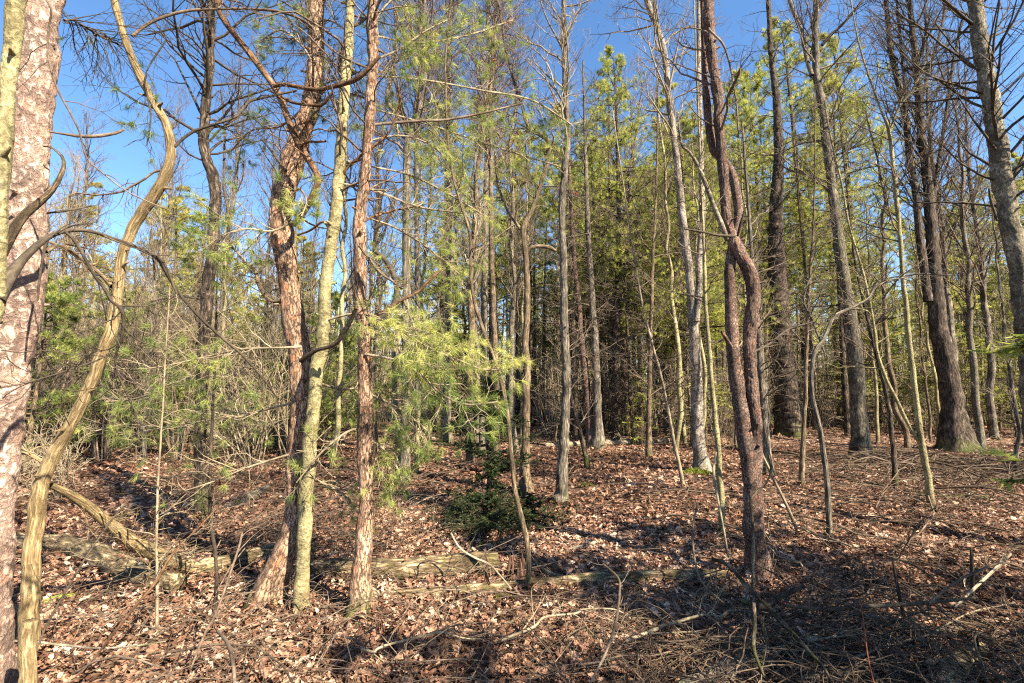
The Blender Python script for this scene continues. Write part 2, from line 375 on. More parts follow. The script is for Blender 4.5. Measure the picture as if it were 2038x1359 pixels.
def copy_tree(o, parent=None):
    c = o.copy(); COL.objects.link(c); c.parent = parent
    for ch in list(o.children): copy_tree(ch, c)
    return c

# ------------------------------------------------------------------ ground
def axis(lo, hi, n, k):
    t = np.linspace(-1, 1, n); s = np.sinh(t * k) / math.sinh(k)
    return np.where(s < 0, -s * lo, s * hi)
gx = axis(-260, 260, 420, 6.0); gy = np.concatenate([np.linspace(-120, -3, 30)[:-1], -3 + 500 * (np.sinh(np.linspace(0, 1, 420) * 5.0) / math.sinh(5.0))])
GX, GY = np.meshgrid(gx, gy); GZ = gh(GX, GY)
g = Geo(); nx, ny = len(gx), len(gy)
g._add(np.stack([GX, GY, GZ], -1), np.stack([GX, GY, GZ], -1), np.zeros(nx * ny))
ii, jj = np.meshgrid(np.arange(ny - 1), np.arange(nx - 1), indexing='ij'); k = ii * nx + jj
g.Fq.append(np.stack([k, k + 1, k + nx + 1, k + nx], -1).reshape(-1, 4))
tag(g.build('ground', ground_material()), kind='structure')

# leaf litter: curled, lobed oak leaves lying at random on the soil
def litter(n, y0, y1, size, rows, name_geo, dens_pow=1.0, xm=1.25, xo=1.5, at=None, tilt=.42):
    rng = RNG
    if at is not None: n = len(at)
    Y = y0 + (y1 - y0) * rng.random(n) ** dens_pow; X = (rng.random(n) * 2 - 1) * (Y * xm + xo)
    Z = gh(X, Y)
    if at is not None: X, Y, Z = at[:, 0], at[:, 1], at[:, 2]
    L = size * rng.uniform(.55, 1.35, n); wd = L * rng.uniform(.45, .75, n)
    s = np.linspace(0, 1, rows)
    lob = {2: [.5, .5], 3: [.35, 1, .3], 6: [.08, .62, .42, .95, .55, .12], 7: [.08, .5, .34, .9, .5, .8, .1]}[rows]
    lob = np.array(lob)[None, :] * rng.uniform(.75, 1.2, (n, rows))
    curl = rng.normal(size=n) * 1.3; fold = rng.normal(size=n) * .35 + .25
    th = curl[:, None] * (s[None, :] - .5)
    x = (s[None, :] - .5) * L[:, None]; zc = -np.abs(np.cos(th)) * L[:, None] * .16 * np.sign(curl)[:, None] + .16 * L[:, None] * np.sign(curl)[:, None]
    V = np.zeros((n, rows, 3, 3))
    V[..., 0] = x[:, :, None]
    off = np.array([-1, 0, 1.0])
    V[..., 1] = off[None, None, :] * (lob * wd[:, None] * .5)[:, :, None] + rng.normal(size=(n, rows, 1)) * .003
    V[..., 2] = zc[:, :, None] * 1.6 + np.abs(off)[None, None, :] * (lob * wd[:, None] * .5 * fold[:, None])[:, :, None] + rng.normal(size=(n, rows, 3)) * L[:, None, None] * .04
    ax = rng.normal(size=(n, 2)) * tilt; rz = rng.random(n) * 6.283
    V = V.reshape(n, -1, 3)
    def rot(V, a, i, j):
        c, s_ = np.cos(a)[:, None], np.sin(a)[:, None]; A = V[..., i] * c - V[..., j] * s_; Bq = V[..., i] * s_ + V[..., j] * c; V = V.copy(); V[..., i] = A; V[..., j] = Bq; return V
    V = rot(V, ax[:, 0], 1, 2); V = rot(V, ax[:, 1], 0, 2); V = rot(V, rz, 0, 1)
    V[..., 0] += X[:, None]; V[..., 1] += Y[:, None]; V[..., 2] += (Z + rng.random(n) * .03 + .006)[:, None]
    f = []
    for r in range(rows - 1):
        for c in range(2):
            a = r * 3 + c; f.append([a, a + 1, a + 4, a + 3])
    patch = vnoise(np.stack([X * .8, Y * .8, X * 0], -1), 5)
    name_geo.quads(V, np.array(f), np.clip(rng.beta(1.5, 1.7, n) * .95 + (patch - .5) * .45 + .05, 0, 1))
g = Geo()
litter(42000, .9, 6.0, .066, 7, g, .8)
litter(52000, 5.0, 12, .078, 3, g, .75)
litter(34000, 11, 26, .11, 2, g, .8)
tag(g.build('leaf_litter', M['litter'], smooth=False), kind='stuff')

# fine twigs strewn over the leaves
def strewn(n, cx, cy, sx, sy, L, r, arch, geo, seed, K=7, ang=None):
    rng = np.random.default_rng(seed)
    X = cx + rng.normal(size=n) * sx; Y = np.maximum(cy + rng.normal(size=n) * sy, .75)
    a = rng.random(n) * 6.283 if ang is None else ang + rng.normal(size=n) * .5
    ln = L * rng.lognormal(0, .45, n); st = ln / (K - 1)
    bend = rng.normal(size=n) * .12; x, y = X.copy(), Y.copy(); pts = []
    h0 = rng.random(n) * arch * .5; hp = rng.random(n) * arch
    for k in range(K):
        t = k / (K - 1)
        pts.append(np.stack([x, y, gh(x, y) + .012 + h0 * (1 - t) + hp * 4 * t * (1 - t) * .7 + rng.normal(size=n) * .006], -1))
        a = a + bend + rng.normal(size=n) * .16; x = x + np.cos(a) * st; y = y + np.sin(a) * st
    P = np.stack(pts, 1); R = (r * rng.lognormal(0, .4, n))[:, None] * np.linspace(1, .4, K)[None]
    geo.tubes(P, R, 4, rng=rng)
    return P, R
g = Geo()
for (n, cx, cy, sx, sy, L, r, ar, sd) in [
    (1300, 0, 4.0, 3.2, 2.0, .35, .0018, .03, 1), (1500, 0, 8, 7, 3.5, .5, .003, .05, 2), (500, .9, 1.9, 1.2, .45, .55, .0022, .10, 3),
    (700, 1.75, 2.1, .6, .45, .6, .0028, .28, 4), (300, 2.6, 3.0, .7, .6, .7, .003, .3, 41), (420, -1.9, 4.4, .9, 1.0, .7, .0026, .22, 5), (300, 4.6, 5.5, 1.5, .9, .9, .004, .25, 6),
    (260, -1.0, 2.2, .6, .5, .5, .002, .08, 7), (500, 5, 10, 5, 3, .9, .005, .15, 8), (400, -5, 8, 3, 2.5, .9, .005, .3, 9), (300, 7.6, 8.2, 1.6, .7, 1.3, .007, .4, 91), (350, 1.2, 2.9, .6, .5, .5, .0024, .15, 10)]:
    strewn(n, cx, cy, sx, sy, L, r, ar, g, sd)
tag(g.build('twig_litter', M['twig_litter']), kind='stuff')
g = Geo()
for (n, cx, cy, sx, sy, L, r, ar, sd) in [(130, .6, 1.9, 1.3, .6, .5, .002, .06, 21), (150, 1.6, 2.4, .8, .6, .6, .0026, .2, 22), (200, -2, 5, 1.4, 1.5, .8, .003, .35, 23), (250, 0, 6, 5, 3, .6, .0028, .06, 24), (160, -1.3, 3.0, .7, .8, .7, .0026, .3, 25)]:
    strewn(n, cx, cy, sx, sy, L, r, ar, g, sd)
tag(g.build('pale_twig_litter', M['twig']), kind='stuff')

# ------------------------------------------------------------------ traced trees
LOGS = []; FEET = []; HEROES = []   # (pixel x, phrase) used to describe what stands behind them

def path3(path, Y0, Y1=None, n=None, step=.03):
    """pixel polyline (px, py, width) at a depth running from Y0 (first) to Y1 (last) -> smooth world points + radii"""
    Y1 = Y0 if Y1 is None else Y1
    m = len(path); A = []
    for i, (px, py, w) in enumerate(path):
        Y = Y0 + (Y1 - Y0) * i / (m - 1)
        A.append([*W(px, py, Y), rad(px, w, Y)])
    A = np.array(A)
    if n is None:
        Lt = np.linalg.norm(np.diff(A[:, :3], axis=0), axis=1).sum(); n = int(max(6, Lt / step))
    Q = catmull(A, n)
    return Q[:, :3], np.maximum(Q[:, 3], .001)

def branch_part(name, root, base, P, R, mat, tw=None, tuft=None, rng=RNG, sides=8, needle='needle', twmat=None):
    g = Geo(); g.tubes(P, R, sides, rng=rng, lump=.18)
    P6 = P[np.linspace(0, len(P) - 1, 16).astype(int)][None]; R6 = R[np.linspace(0, len(R) - 1, 16).astype(int)][None]
    tips = []
    if tw:
        L = tw.get('L', .5)
        a, ra = sprout(P6, R6, int(tw.get('n', 10) * (1.5 if tuft is not None else 2.2)), tw.get('t0', .2), 1, tw.get('ang', .8), L, 7, tw.get('up', 0), tw.get('wander', .16), .55, tw.get('rmin', .0018), .4, rng)
        g.tubes(a, ra, 4, rng=rng)
        b, rb = sprout(a, ra, tw.get('n2', 4), .25, 1, .75, plen(a) * .5, 5, tw.get('up', 0), tw.get('wander', .16), .6, tw.get('rmin', .0014) * .85, .4, rng)
        g.tubes(b, rb, 3, rng=rng)
        tips = [a, b]
    o = g.build(name, twmat or mat, root, base)
    if tuft and tips:
        g2 = Geo()
        for q, cnt in ((tips[0], 2), (tips[1], 1)):
            if tuft.get('keep', 1) < 1: q = q[rng.random(len(q)) < tuft['keep']]
            C = q[:, -1]; D = unit(q[:, -1] - q[:, -2])
            g2.tufts(C, D, tuft.get('n', 40), tuft.get('L', .085), tuft.get('w', .0026), .62, .15, rng, np.clip(rng.normal(tuft.get('tone', .5), .2, len(C)), 0, 1))
            if cnt == 2:
                C = q[:, -3]; D = unit(q[:, -2] - q[:, -4]); g2.tufts(C, D, tuft.get('n', 34) // 2, tuft.get('L', .085), tuft.get('w', .0021), .75, .1, rng, np.clip(rng.normal(tuft.get('tone', .5), .2, len(C)), 0, 1))
        g2.build('needles', M[needle], o)
        g2o = o.children[0]; me = g2o.data; co = np.empty(len(me.vertices) * 3, np.float32); me.vertices.foreach_get('co', co)
        co = (co.reshape(-1, 3) - np.asarray(base)).ravel(); me.vertices.foreach_set('co', co.astype(np.float32)); me.update()
    return o

def traced_tree(name, label, cat, phrase, path, mat, Y=None, lean=0.0, amp=0.0, sides=None, flare=.25, ext=2.0, limbs=(), boughs=(), tw=None, seed=1, freq=(38, 38, 7), lump=.16, group=None, stub=0, cap=False):
    rng = np.random.default_rng(seed)
    bx, by, bw = path[-1]
    if Y is None:
        b = ground_at(bx, by); Yb = b[1]
    else:
        Yb = Y; p = W(bx, by, Y); b = np.array([p[0], Y, float(gh(p[0], Y))])
    m = len(path); A = []
    for (px, py, w) in path:
        f = (by - py) / max(by - path[0][1], 1)
        Yi = Yb + lean * f
        A.append([*W(px, py, Yi), rad(px, w, Yi)])
    A = A[::-1]
    A[0][:3] = list(b); A[0][2] = b[2]
    A = np.array(A)
    if ext:
        d = unit(A[-1, :3] - A[-2, :3]); d = unit(d + np.array([0, 0, .6])); A = np.vstack([A, [*(A[-1, :3] + d * ext), max(A[-1, 3] * .45, .004)]])
    A = np.vstack([[*(A[0, :3] - np.array([0, 0, .12]) - (A[1, :3] - A[0, :3]) * 0), A[0, 3] * 1.05], A])
    Lt = np.linalg.norm(np.diff(A[:, :3], axis=0), axis=1).sum()
    fine = amp > 0
    if sides is None: sides = 56 if fine else (14 if Yb < 8 else 9)
    n = int(Lt / (.010 if fine else (.05 if Yb < 8 else .12)))
    Q = catmull(A, n); P, R = Q[:, :3].copy(), np.maximum(Q[:, 3], .002)
    sl = np.linspace(0, Lt, n); kn = np.stack([vnoise(np.stack([sl * 5.5, sl * 0 + q, sl * 0 + seed], -1), seed) - .5 for q in (1.3, 7.7)], -1) + .5 * np.stack([vnoise(np.stack([sl * 13, sl * 0 + q, sl * 0 + seed], -1), seed) - .5 for q in (3.3, 9.7)], -1)
    P[:, :2] += kn * np.minimum(R * .5, .022)[:, None]; R = R * (1 + .12 * (vnoise(np.stack([sl * 7, sl * 0, sl * 0 + seed + 4], -1), seed) - .5))
    if Yb < 7 and R[8] > .012: FEET.append((b[0], b[1], float(R[8])))
    if Yb < 5: flare = max(flare, .4) if flare else flare
    root = empty(name, b)
    tag(root, label, cat, group)
    g = Geo(); g.tubes(P, R, sides, amp=amp, freq=freq, flare=flare, lump=lump, seed=seed, rng=rng, cap=cap)
    if fine and R.max() > .025:
        ns = int(4 + Lt * 2.2); kk = rng.integers(int(n * .08), int(n * .8), ns); az = rng.random(ns) * 6.283; dd = unit(np.stack([np.cos(az), np.sin(az), rng.uniform(-.1, .7, ns)], -1)); ll = rng.uniform(.015, .06, ns) + R[kk]
        tt = np.linspace(0, 1, 5); SP = P[kk][:, None] + dd[:, None] * (ll[:, None] * tt)[..., None] + rng.normal(size=(ns, 5, 3)) * .0015; sr = np.minimum(R[kk] * rng.uniform(.12, .3, ns), .011)
        g.tubes(SP, sr[:, None] * np.array([2.0, 1.9, 1.5, 1.0, .7])[None], 8, rng=rng, cap=True, lump=.3)
    g.build('trunk', mat, root, b)
    for lb in limbs:
        lp, ly0, ly1 = lb[0], Yb + lb[1], Yb + lb[2]; opt = lb[3] if len(lb) > 3 else {}
        LP, LR = path3(lp, ly0, ly1, step=.03 if Yb < 6 else .08)
        branch_part(opt.get('name', 'limb'), root, b, LP, LR, opt.get('mat', mat), opt.get('tw'), opt.get('tuft'), rng, 10)
    for bg in boughs:
        bp_, by0, by1, opt = bg
        LP, LR = path3(bp_, Yb + by0, Yb + by1, step=.04)
        branch_part('bough', root, b, LP, LR, opt.get('mat', M['twig_pale']), opt.get('tw', dict(n=12, n2=4, L=.4, up=-.02)), opt.get('tuft', {}), rng, 6)
    if tw:
        idx = np.linspace(0, len(P) - 1, 40).astype(int); P1, R1 = P[idx][None], R[idx][None]
        g = Geo()
        mul = 1.0 if tw['n'] > 50 else 1.9
        a, ra = sprout(P1, R1, int(tw['n'] * mul), tw.get('t0', .3) * .9, 1, tw.get('ang', 1.0), tw['L'], 9, tw.get('up', .05), tw.get('wander', .12), tw.get('rf', .4), tw.get('rmin', .002), tw.get('shrink', .3), rng)
        g.tubes(a, ra, 5 if Yb < 7 else 4, rng=rng)
        b2, rb = sprout(a, ra, tw.get('n2', 6) + 1, .2, 1, .8, plen(a) * .45, 6, tw.get('up', .05), tw.get('wander', .12), .6, tw.get('rmin', .002) * .8, .4, rng)
        g.tubes(b2, rb, 3, rng=rng)
        if tw.get('n3', 3):
            c, rc = sprout(b2, rb, tw.get('n3', 3), .2, 1, .8, plen(b2) * .5, 4, tw.get('up', .05), tw.get('wander', .12), .7, tw.get('rmin', .002) * .7, .3, rng)
            g.tubes(c, rc, 3, rng=rng)
        g.build('crown', tw.get('mat', M['twig']), root, b)
        if tw.get('withered'):
            q = b2[rng.random(len(b2)) < tw['withered']]; g = Geo(); g.tufts(q[:, -1], unit(q[:, -1] - q[:, -2]), 6, .07, .03, .9, .6, rng); g.build('withered_leaves', M['withered'], root, b)
    if phrase: HEROES.append((bx, phrase, float(b[0]), float(b[1])))
    return root

DEAD = dict(n=7, n2=2, L=.28, up=.0, wander=.18)
# --- far left
traced_tree('pine_tree', 'thick pinkish scaly-barked pine at the far left edge, nearest of the pines', 'tree', 'the pinkish pine',
  [(92, -120, 84), (88, 0, 86), (76, 100, 92), (67, 200, 92), (60, 300, 92), (53, 400, 92), (44, 500, 100), (36, 600, 108), (20, 700, 112), (5, 800, 110), (-8, 900, 106), (-18, 1000, 104), (-24, 1100, 104), (-27, 1200, 106), (-28, 1300, 112), (-28, 1420, 125)],
  M['pink_pine'], amp=.006, freq=(30, 30, 16), ext=1.5, seed=11, lump=.12,
  limbs=[([(98, 262, 5), (125, 266, 7), (160, 271, 9), (200, 270, 9), (232, 264, 8), (246, 258, 5)], -.1, .1, dict(name='dead_branch', mat=M['twig'])),
         ([(-5, 520, 30), (20, 470, 27), (45, 432, 24), (72, 408, 21), (100, 382, 16), (118, 355, 12), (127, 330, 10), (124, 312, 8), (112, 300, 6), (100, 292, 5), (86, 291, 4)], -.30, -.25, dict(mat=M['greybrown'])),
         ([(95, 424, 5), (125, 420, 7), (155, 415, 6), (182, 409, 4)], -.2, .15, dict(name='dead_branch', mat=M['twig_dark'])),
         ([(94, 470, 6), (84, 520, 6), (78, 560, 6), (75, 598, 5)], -.22, -.2, dict(name='dead_branch', mat=M['twig_dark'])),
         ([(90, 500, 12), (120, 490, 10), (170, 520, 9), (215, 560, 8)], .2, .5, dict(mat=M['greybrown'], tw=DEAD)),
         ([(128, 40, 6), (150, 42, 6), (200, 72, 6), (240, 90, 4)], .2, .6, dict(mat=M['twig_dark'], tw=dict(n=14, n2=5, L=.5, up=-.12, wander=.12)))])
traced_tree('leaning_tree', 'smooth olive-barked trunk crossing in front of the pinkish pine at the left edge', 'tree', None,
  [(38, -100, 44), (32, 0, 44), (22, 100, 42), (14, 200, 42), (4, 350, 44), (-6, 480, 46), (-18, 600, 56), (-60, 800, 62), (-95, 1050, 66), (-115, 1400, 72), (-120, 1700, 90)],
  M['olive'], Y=1.5, amp=.002, freq=(26, 26, 30), ext=1.2, seed=12,
  limbs=[([(-4, 600, 34), (14, 560, 30), (40, 522, 24), (72, 490, 18), (100, 470, 14), (135, 459, 11), (175, 459, 10), (215, 471, 9), (262, 488, 9), (308, 509, 9), (324, 530, 8), (348, 572, 7), (385, 618, 7), (430, 662, 6), (480, 705, 5), (525, 755, 4), (552, 792, 3)], 0, 1.1, dict(mat=M['twig_dark'], tw=dict(n=6, n2=2, L=.25))),
         ([(128, 460, 8), (148, 478, 8), (168, 512, 8), (190, 552, 8), (208, 574, 8), (222, 600, 8), (240, 614, 8), (246, 640, 8), (241, 675, 7), (231, 705, 6), (231, 735, 5), (246, 770, 4), (262, 805, 4), (276, 842, 3)], .15, .5, dict(mat=M['twig_dark'], tw=DEAD)),
         ([(312, 509, 6), (330, 528, 6), (342, 560, 5), (352, 585, 5)], .62, .68, dict(mat=M['twig_dark'])),
         ([(232, 690, 4), (205, 712, 4), (160, 728, 4), (110, 745, 4), (50, 762, 5), (0, 772, 5)], .4, .1, dict(mat=M['twig_dark'], tw=DEAD))])
bpy.context.view_layer.update()

traced_tree('bare_tree', 'sinuous tan tree with ribbed bark curving over the left side of the picture', 'tree', 'the sinuous tan tree',
  [(222, -60, 17), (230, 0, 18), (244, 60, 20), (260, 105, 19), (284, 160, 20), (306, 200, 20), (327, 238, 20), (340, 280, 21), (340, 318, 22), (326, 360, 24), (302, 398, 25), (276, 430, 25), (256, 472, 24), (243, 522, 23), (236, 575, 25), (230, 622, 26), (220, 665, 26), (203, 708, 27), (176, 768, 28), (150, 828, 30), (121, 880, 31), (95, 930, 34), (77, 985, 37), (66, 1050, 38), (60, 1150, 38), (56, 1230, 40), (54, 1310, 46)],
  M['tan'], amp=.0018, freq=(60, 60, 8), ext=1.6, seed=15, lump=.14,
  limbs=[([(263, 72, 8), (290, 50, 8), (325, 34, 7), (370, 22, 7), (425, 18, 6), (500, 18, 6), (560, 24, 6), (612, 46, 6), (645, 85, 5), (690, 118, 5), (740, 138, 4)], 0, .35, dict(mat=M['twig'], tw=dict(n=12, n2=4, L=.4))),
         ([(348, 292, 7), (362, 278, 7), (388, 260, 7), (430, 246, 6), (470, 232, 6), (492, 205, 6), (515, 196, 6), (545, 190, 5), (590, 180, 4)], 0, .25, dict(mat=M['twig_dark'], tw=dict(n=10, n2=4, L=.4))),
         ([(325, 337, 6), (305, 343, 6), (285, 358, 6), (262, 370, 5), (240, 382, 5), (190, 388, 4), (150, 384, 4), (135, 394, 3)], 0, -.1, dict(mat=M['twig'], tw=DEAD)),
         ([(225, 570, 14), (205, 550, 12), (180, 530, 10), (150, 508, 10), (118, 490, 9), (90, 478, 8)], .0, .3, dict(tw=DEAD)),
         ([(95, 925, 12), (60, 905, 10), (30, 900, 9), (-20, 890, 8)], .1, .3, dict(tw=DEAD)),
         ([(100, 965, 16), (140, 985, 20), (180, 1010, 24), (220, 1045, 26), (262, 1078, 30), (300, 1096, 33), (345, 1116, 32), (385, 1130, 30)], .15, 1.05, dict(name='fallen_limb', mat=M['tan'], tw=dict(n=9, n2=4, L=.5)))],
  boughs=[([(222, 80, 4), (200, 62, 4), (160, 50, 3), (125, 45, 3)], 0, -.2, dict(mat=M['twig_dark'], tw=dict(n=12, n2=4, L=.45, up=-.1), tuft=dict(keep=.05))),
          ([(330, 80, 4), (290, 150, 4), (300, 230, 4), (292, 290, 3)], 0, -.1, dict(mat=M['twig_dark'], tw=dict(n=9, n2=3, L=.28, up=-.15), tuft=dict(keep=.25, tone=.1)))])
traced_tree('broken_stump', 'short broken tan stump at the bottom left corner below the sinuous tree', 'stump', None,
  [(58, 1236, 36), (57, 1260, 38), (56, 1300, 38), (56, 1400, 42)], M['tan'], Y=2.15, amp=.003, freq=(60, 60, 8), ext=0, seed=16, cap=True)
traced_tree('bare_tree', 'straight dark-barked tree with mossy foot between the tan tree and leaning red pine', 'tree', 'the straight dark tree',
  [(420, -40, 17), (419, 0, 18), (419, 90, 18), (414, 170, 20), (409, 230, 22), (405, 290, 23), (416, 325, 24), (427, 370, 24), (427, 450, 24), (420, 520, 25), (412, 600, 26), (405, 680, 26), (403, 760, 26), (400, 840, 26), (399, 930, 25), (401, 985, 26), (403, 1026, 34)],
  M['dark_pine'], amp=.004, freq=(50, 50, 9), ext=3, seed=17, tw=dict(n=38, n2=6, n3=4, L=1.6, t0=.5, up=.04, rmin=.002, mat=M['twig_dark']),
  boughs=[([(404, 745, 5), (350, 760, 4), (280, 790, 4), (210, 800, 3)], 0, -.4, dict(tw=dict(n=12, n2=4, L=.45), tuft=dict(keep=.55, tone=.5))), ([(404, 800, 5), (450, 815, 4), (520, 840, 3)], 0, -.3, dict(tw=dict(n=11, n2=4, L=.45), tuft=dict(keep=.6, tone=.55))), ([(415, 600, 5), (360, 590, 4), (300, 600, 3)], 0, .4, dict(tw=dict(n=11, n2=4, L=.5), tuft=dict(keep=.5, tone=.6))), ([(402, 850, 4), (330, 850, 4), (250, 845, 4), (180, 860, 3)], 0, -.5, dict(tw=dict(n=12, n2=4, L=.42), tuft=dict(keep=.5, tone=.6)))],
  limbs=[([(440, 480, 5), (455, 455, 6), (452, 410, 6), (446, 370, 6), (446, 320, 5), (447, 250, 5), (440, 180, 4)], .2, .3, dict(mat=M['twig_dark'], tw=DEAD))])
PB = dict(n=13, n2=5, L=.38, up=-.02)
traced_tree('pine_tree', 'leaning red-brown pine with scaly bark and swollen bend, beside the olive trunk', 'tree', 'the leaning red-brown pine',
  [(626, -60, 38), (626, 0, 38), (629, 80, 37), (626, 150, 38), (616, 215, 39), (600, 270, 43), (582, 325, 49), (565, 385, 52), (559, 430, 50), (566, 495, 46), (574, 560, 43), (581, 620, 44), (590, 680, 45), (597, 740, 41), (598, 800, 39), (595, 860, 38), (590, 930, 37), (586, 1000, 38), (577, 1060, 44), (562, 1110, 54), (542, 1160, 62), (526, 1212, 72)],
  M['red_pine'], amp=.005, freq=(34, 34, 14), ext=2.5, seed=18, lean=.15, lump=.15, tw=dict(n=24, n2=5, n3=2, L=.7, t0=.45, up=0, rmin=.0016, mat=M['twig']),
  limbs=[([(583, 448, 13), (602, 425, 14), (622, 390, 14), (633, 357, 15), (622, 330, 16), (598, 292, 16), (576, 245, 16), (561, 202, 15), (545, 172, 15), (522, 140, 15), (498, 108, 15), (470, 72, 15), (448, 44, 14), (434, 14, 14), (436, -40, 13), (440, -100, 10)], -.12, -.3, dict(mat=M['limb_red'], tw=dict(n=12, n2=4, L=.4, wander=.2))),
         ([(545, 172, 8), (562, 168, 9), (590, 172, 9), (625, 178, 9), (655, 174, 9), (690, 165, 10), (712, 155, 11), (735, 135, 9), (756, 111, 7)], -.27, -.4, dict(name='dead_branch', mat=M['limb_red'])),
         ([(560, 192, 6), (580, 203, 7), (610, 208, 7), (640, 209, 7), (652, 196, 7), (664, 182, 6)], -.28, -.36, dict(name='dead_branch', mat=M['limb_red'])),
         ([(598, 718, 9), (612, 708, 10), (632, 696, 9), (655, 690, 9), (674, 678, 10), (681, 664, 10), (694, 645, 10), (702, 630, 9), (708, 615, 8)], -.2, -.42, dict(name='dead_branch', mat=M['twig_dark'])),
         ([(600, 290, 5), (612, 282, 6), (630, 282, 5), (648, 281, 5)], -.2, -.35, dict(name='dead_branch', mat=M['limb_red'])),
         ([(560, 598, 9), (545, 600, 8), (528, 590, 8), (515, 565, 9), (508, 540, 8), (492, 525, 6), (470, 500, 5), (446, 482, 4)], 0, .1, dict(mat=M['greybrown'], tw=dict(n=10, n2=4, L=.35))),
         ([(570, 340, 6), (556, 322, 6), (540, 300, 6), (524, 280, 5)], 0, .1, dict(name='dead_branch', mat=M['twig_dark']))],
  boughs=[([(585, 440, 6), (540, 460, 5), (490, 455, 4), (440, 470, 3), (400, 500, 3)], -.1, -.4, dict(tw=PB, tuft=dict(keep=.5, tone=.5))),
          ([(575, 400, 5), (595, 375, 5), (610, 400, 4), (600, 430, 3)], -.15, -.35, dict(tw=dict(n=9, n2=3, L=.16), tuft=dict(keep=.6, tone=.6))),
          ([(600, 690, 6), (560, 692, 5), (480, 695, 5), (400, 712, 4), (320, 730, 4), (260, 735, 3)], -.1, -.3, dict(tw=dict(n=16, n2=4, L=.42), tuft=dict(keep=.55, tone=.5))),
          ([(590, 800, 6), (540, 812, 5), (470, 830, 5), (400, 838, 4), (330, 850, 4), (250, 870, 3)], .1, .6, dict(tw=dict(n=18, n2=4, L=.5), tuft=dict(keep=.5, tone=.55))),
          ([(592, 900, 5), (540, 915, 5), (480, 935, 4), (420, 960, 4), (340, 985, 3)], 0, -.2, dict(tw=dict(n=14, n2=4, L=.45), tuft=dict(keep=.10, tone=.5))),
          ([(625, 130, 5), (600, 90, 5), (560, 60, 4), (520, 80, 3)], -.1, .3, dict(tw=PB, tuft=dict(keep=.4, tone=.3))),
          ([(620, 200, 5), (560, 250, 5), (500, 260, 4), (460, 300, 3)], .1, .5, dict(tw=PB, tuft=dict(keep=.4, tone=.3)))])
traced_tree('bare_tree', 'slim olive-green smooth trunk leaning beside the red-brown pine', 'tree', 'the slim olive trunk',
  [(704, -80, 17), (698, 0, 18), (692, 100, 20), (684, 195, 22), (680, 273, 22), (675, 335, 24), (670, 400, 25), (665, 452, 25), (659, 498, 25), (651, 553, 26), (647, 605, 26), (643, 656, 27), (635, 715, 28), (627, 778, 28), (622, 838, 28), (617, 900, 28), (611, 960, 29), (607, 1020, 29), (603, 1080, 29), (601, 1150, 30), (602, 1222, 36)],
  M['olive'], amp=.0015, freq=(26, 26, 30), ext=2.2, seed=19, lump=.15, flare=.2, tw=dict(n=24, n2=5, n3=2, L=.8, t0=.45, up=.02, rmin=.0016, mat=M['twig']),
  limbs=[([(672, 360, 6), (690, 335, 6), (715, 312, 6), (745, 290, 6), (775, 262, 5), (790, 225, 4), (800, 190, 3)], 0, -.1, dict(mat=M['limb_red'], tw=DEAD)),
         ([(655, 445, 5), (640, 442, 5), (618, 458, 5), (592, 468, 4)], -.05, .1, dict(name='dead_branch', mat=M['limb_red'])),
         ([(686, 175, 7), (675, 130, 8), (690, 70, 8), (700, 20, 7)], .1, .15, dict(mat=M['limb_red'])),
         ([(683, 366, 4), (720, 372, 5), (760, 384, 5), (810, 404, 4), (850, 415, 4), (900, 421, 3)], -.05, .3, dict(mat=M['twig_pale'], tw=dict(n=10, n2=3, L=.3)))],
  boughs=[([(640, 640, 5), (700, 625, 5), (755, 632, 4), (800, 660, 4), (850, 690, 3)], 0, -.2, dict(tw=dict(n=14, n2=4, L=.4, up=-.05), tuft=dict(keep=.6, tone=.65))),
          ([(630, 760, 5), (680, 775, 5), (740, 770, 4), (800, 790, 3)], .1, .4, dict(tw=dict(n=14, n2=4, L=.42, up=-.04), tuft=dict(keep=.55, tone=.5))),
          ([(615, 950, 5), (650, 965, 5), (690, 990, 4), (720, 1030, 3)], 0, .2, dict(tw=dict(n=11, n2=4, L=.32, up=-.06), tuft=dict(keep=.35, tone=.6))),
          ([(690, 130, 4), (730, 150, 4), (780, 130, 3), (820, 90, 3)], 0, .3, dict(tw=PB, tuft=dict(keep=.45, tone=.5))),
          ([(690, 60, 4), (650, 40, 4), (600, 60, 3)], 0, .3, dict(tw=PB, tuft=dict(keep=.3, tone=.3)))])
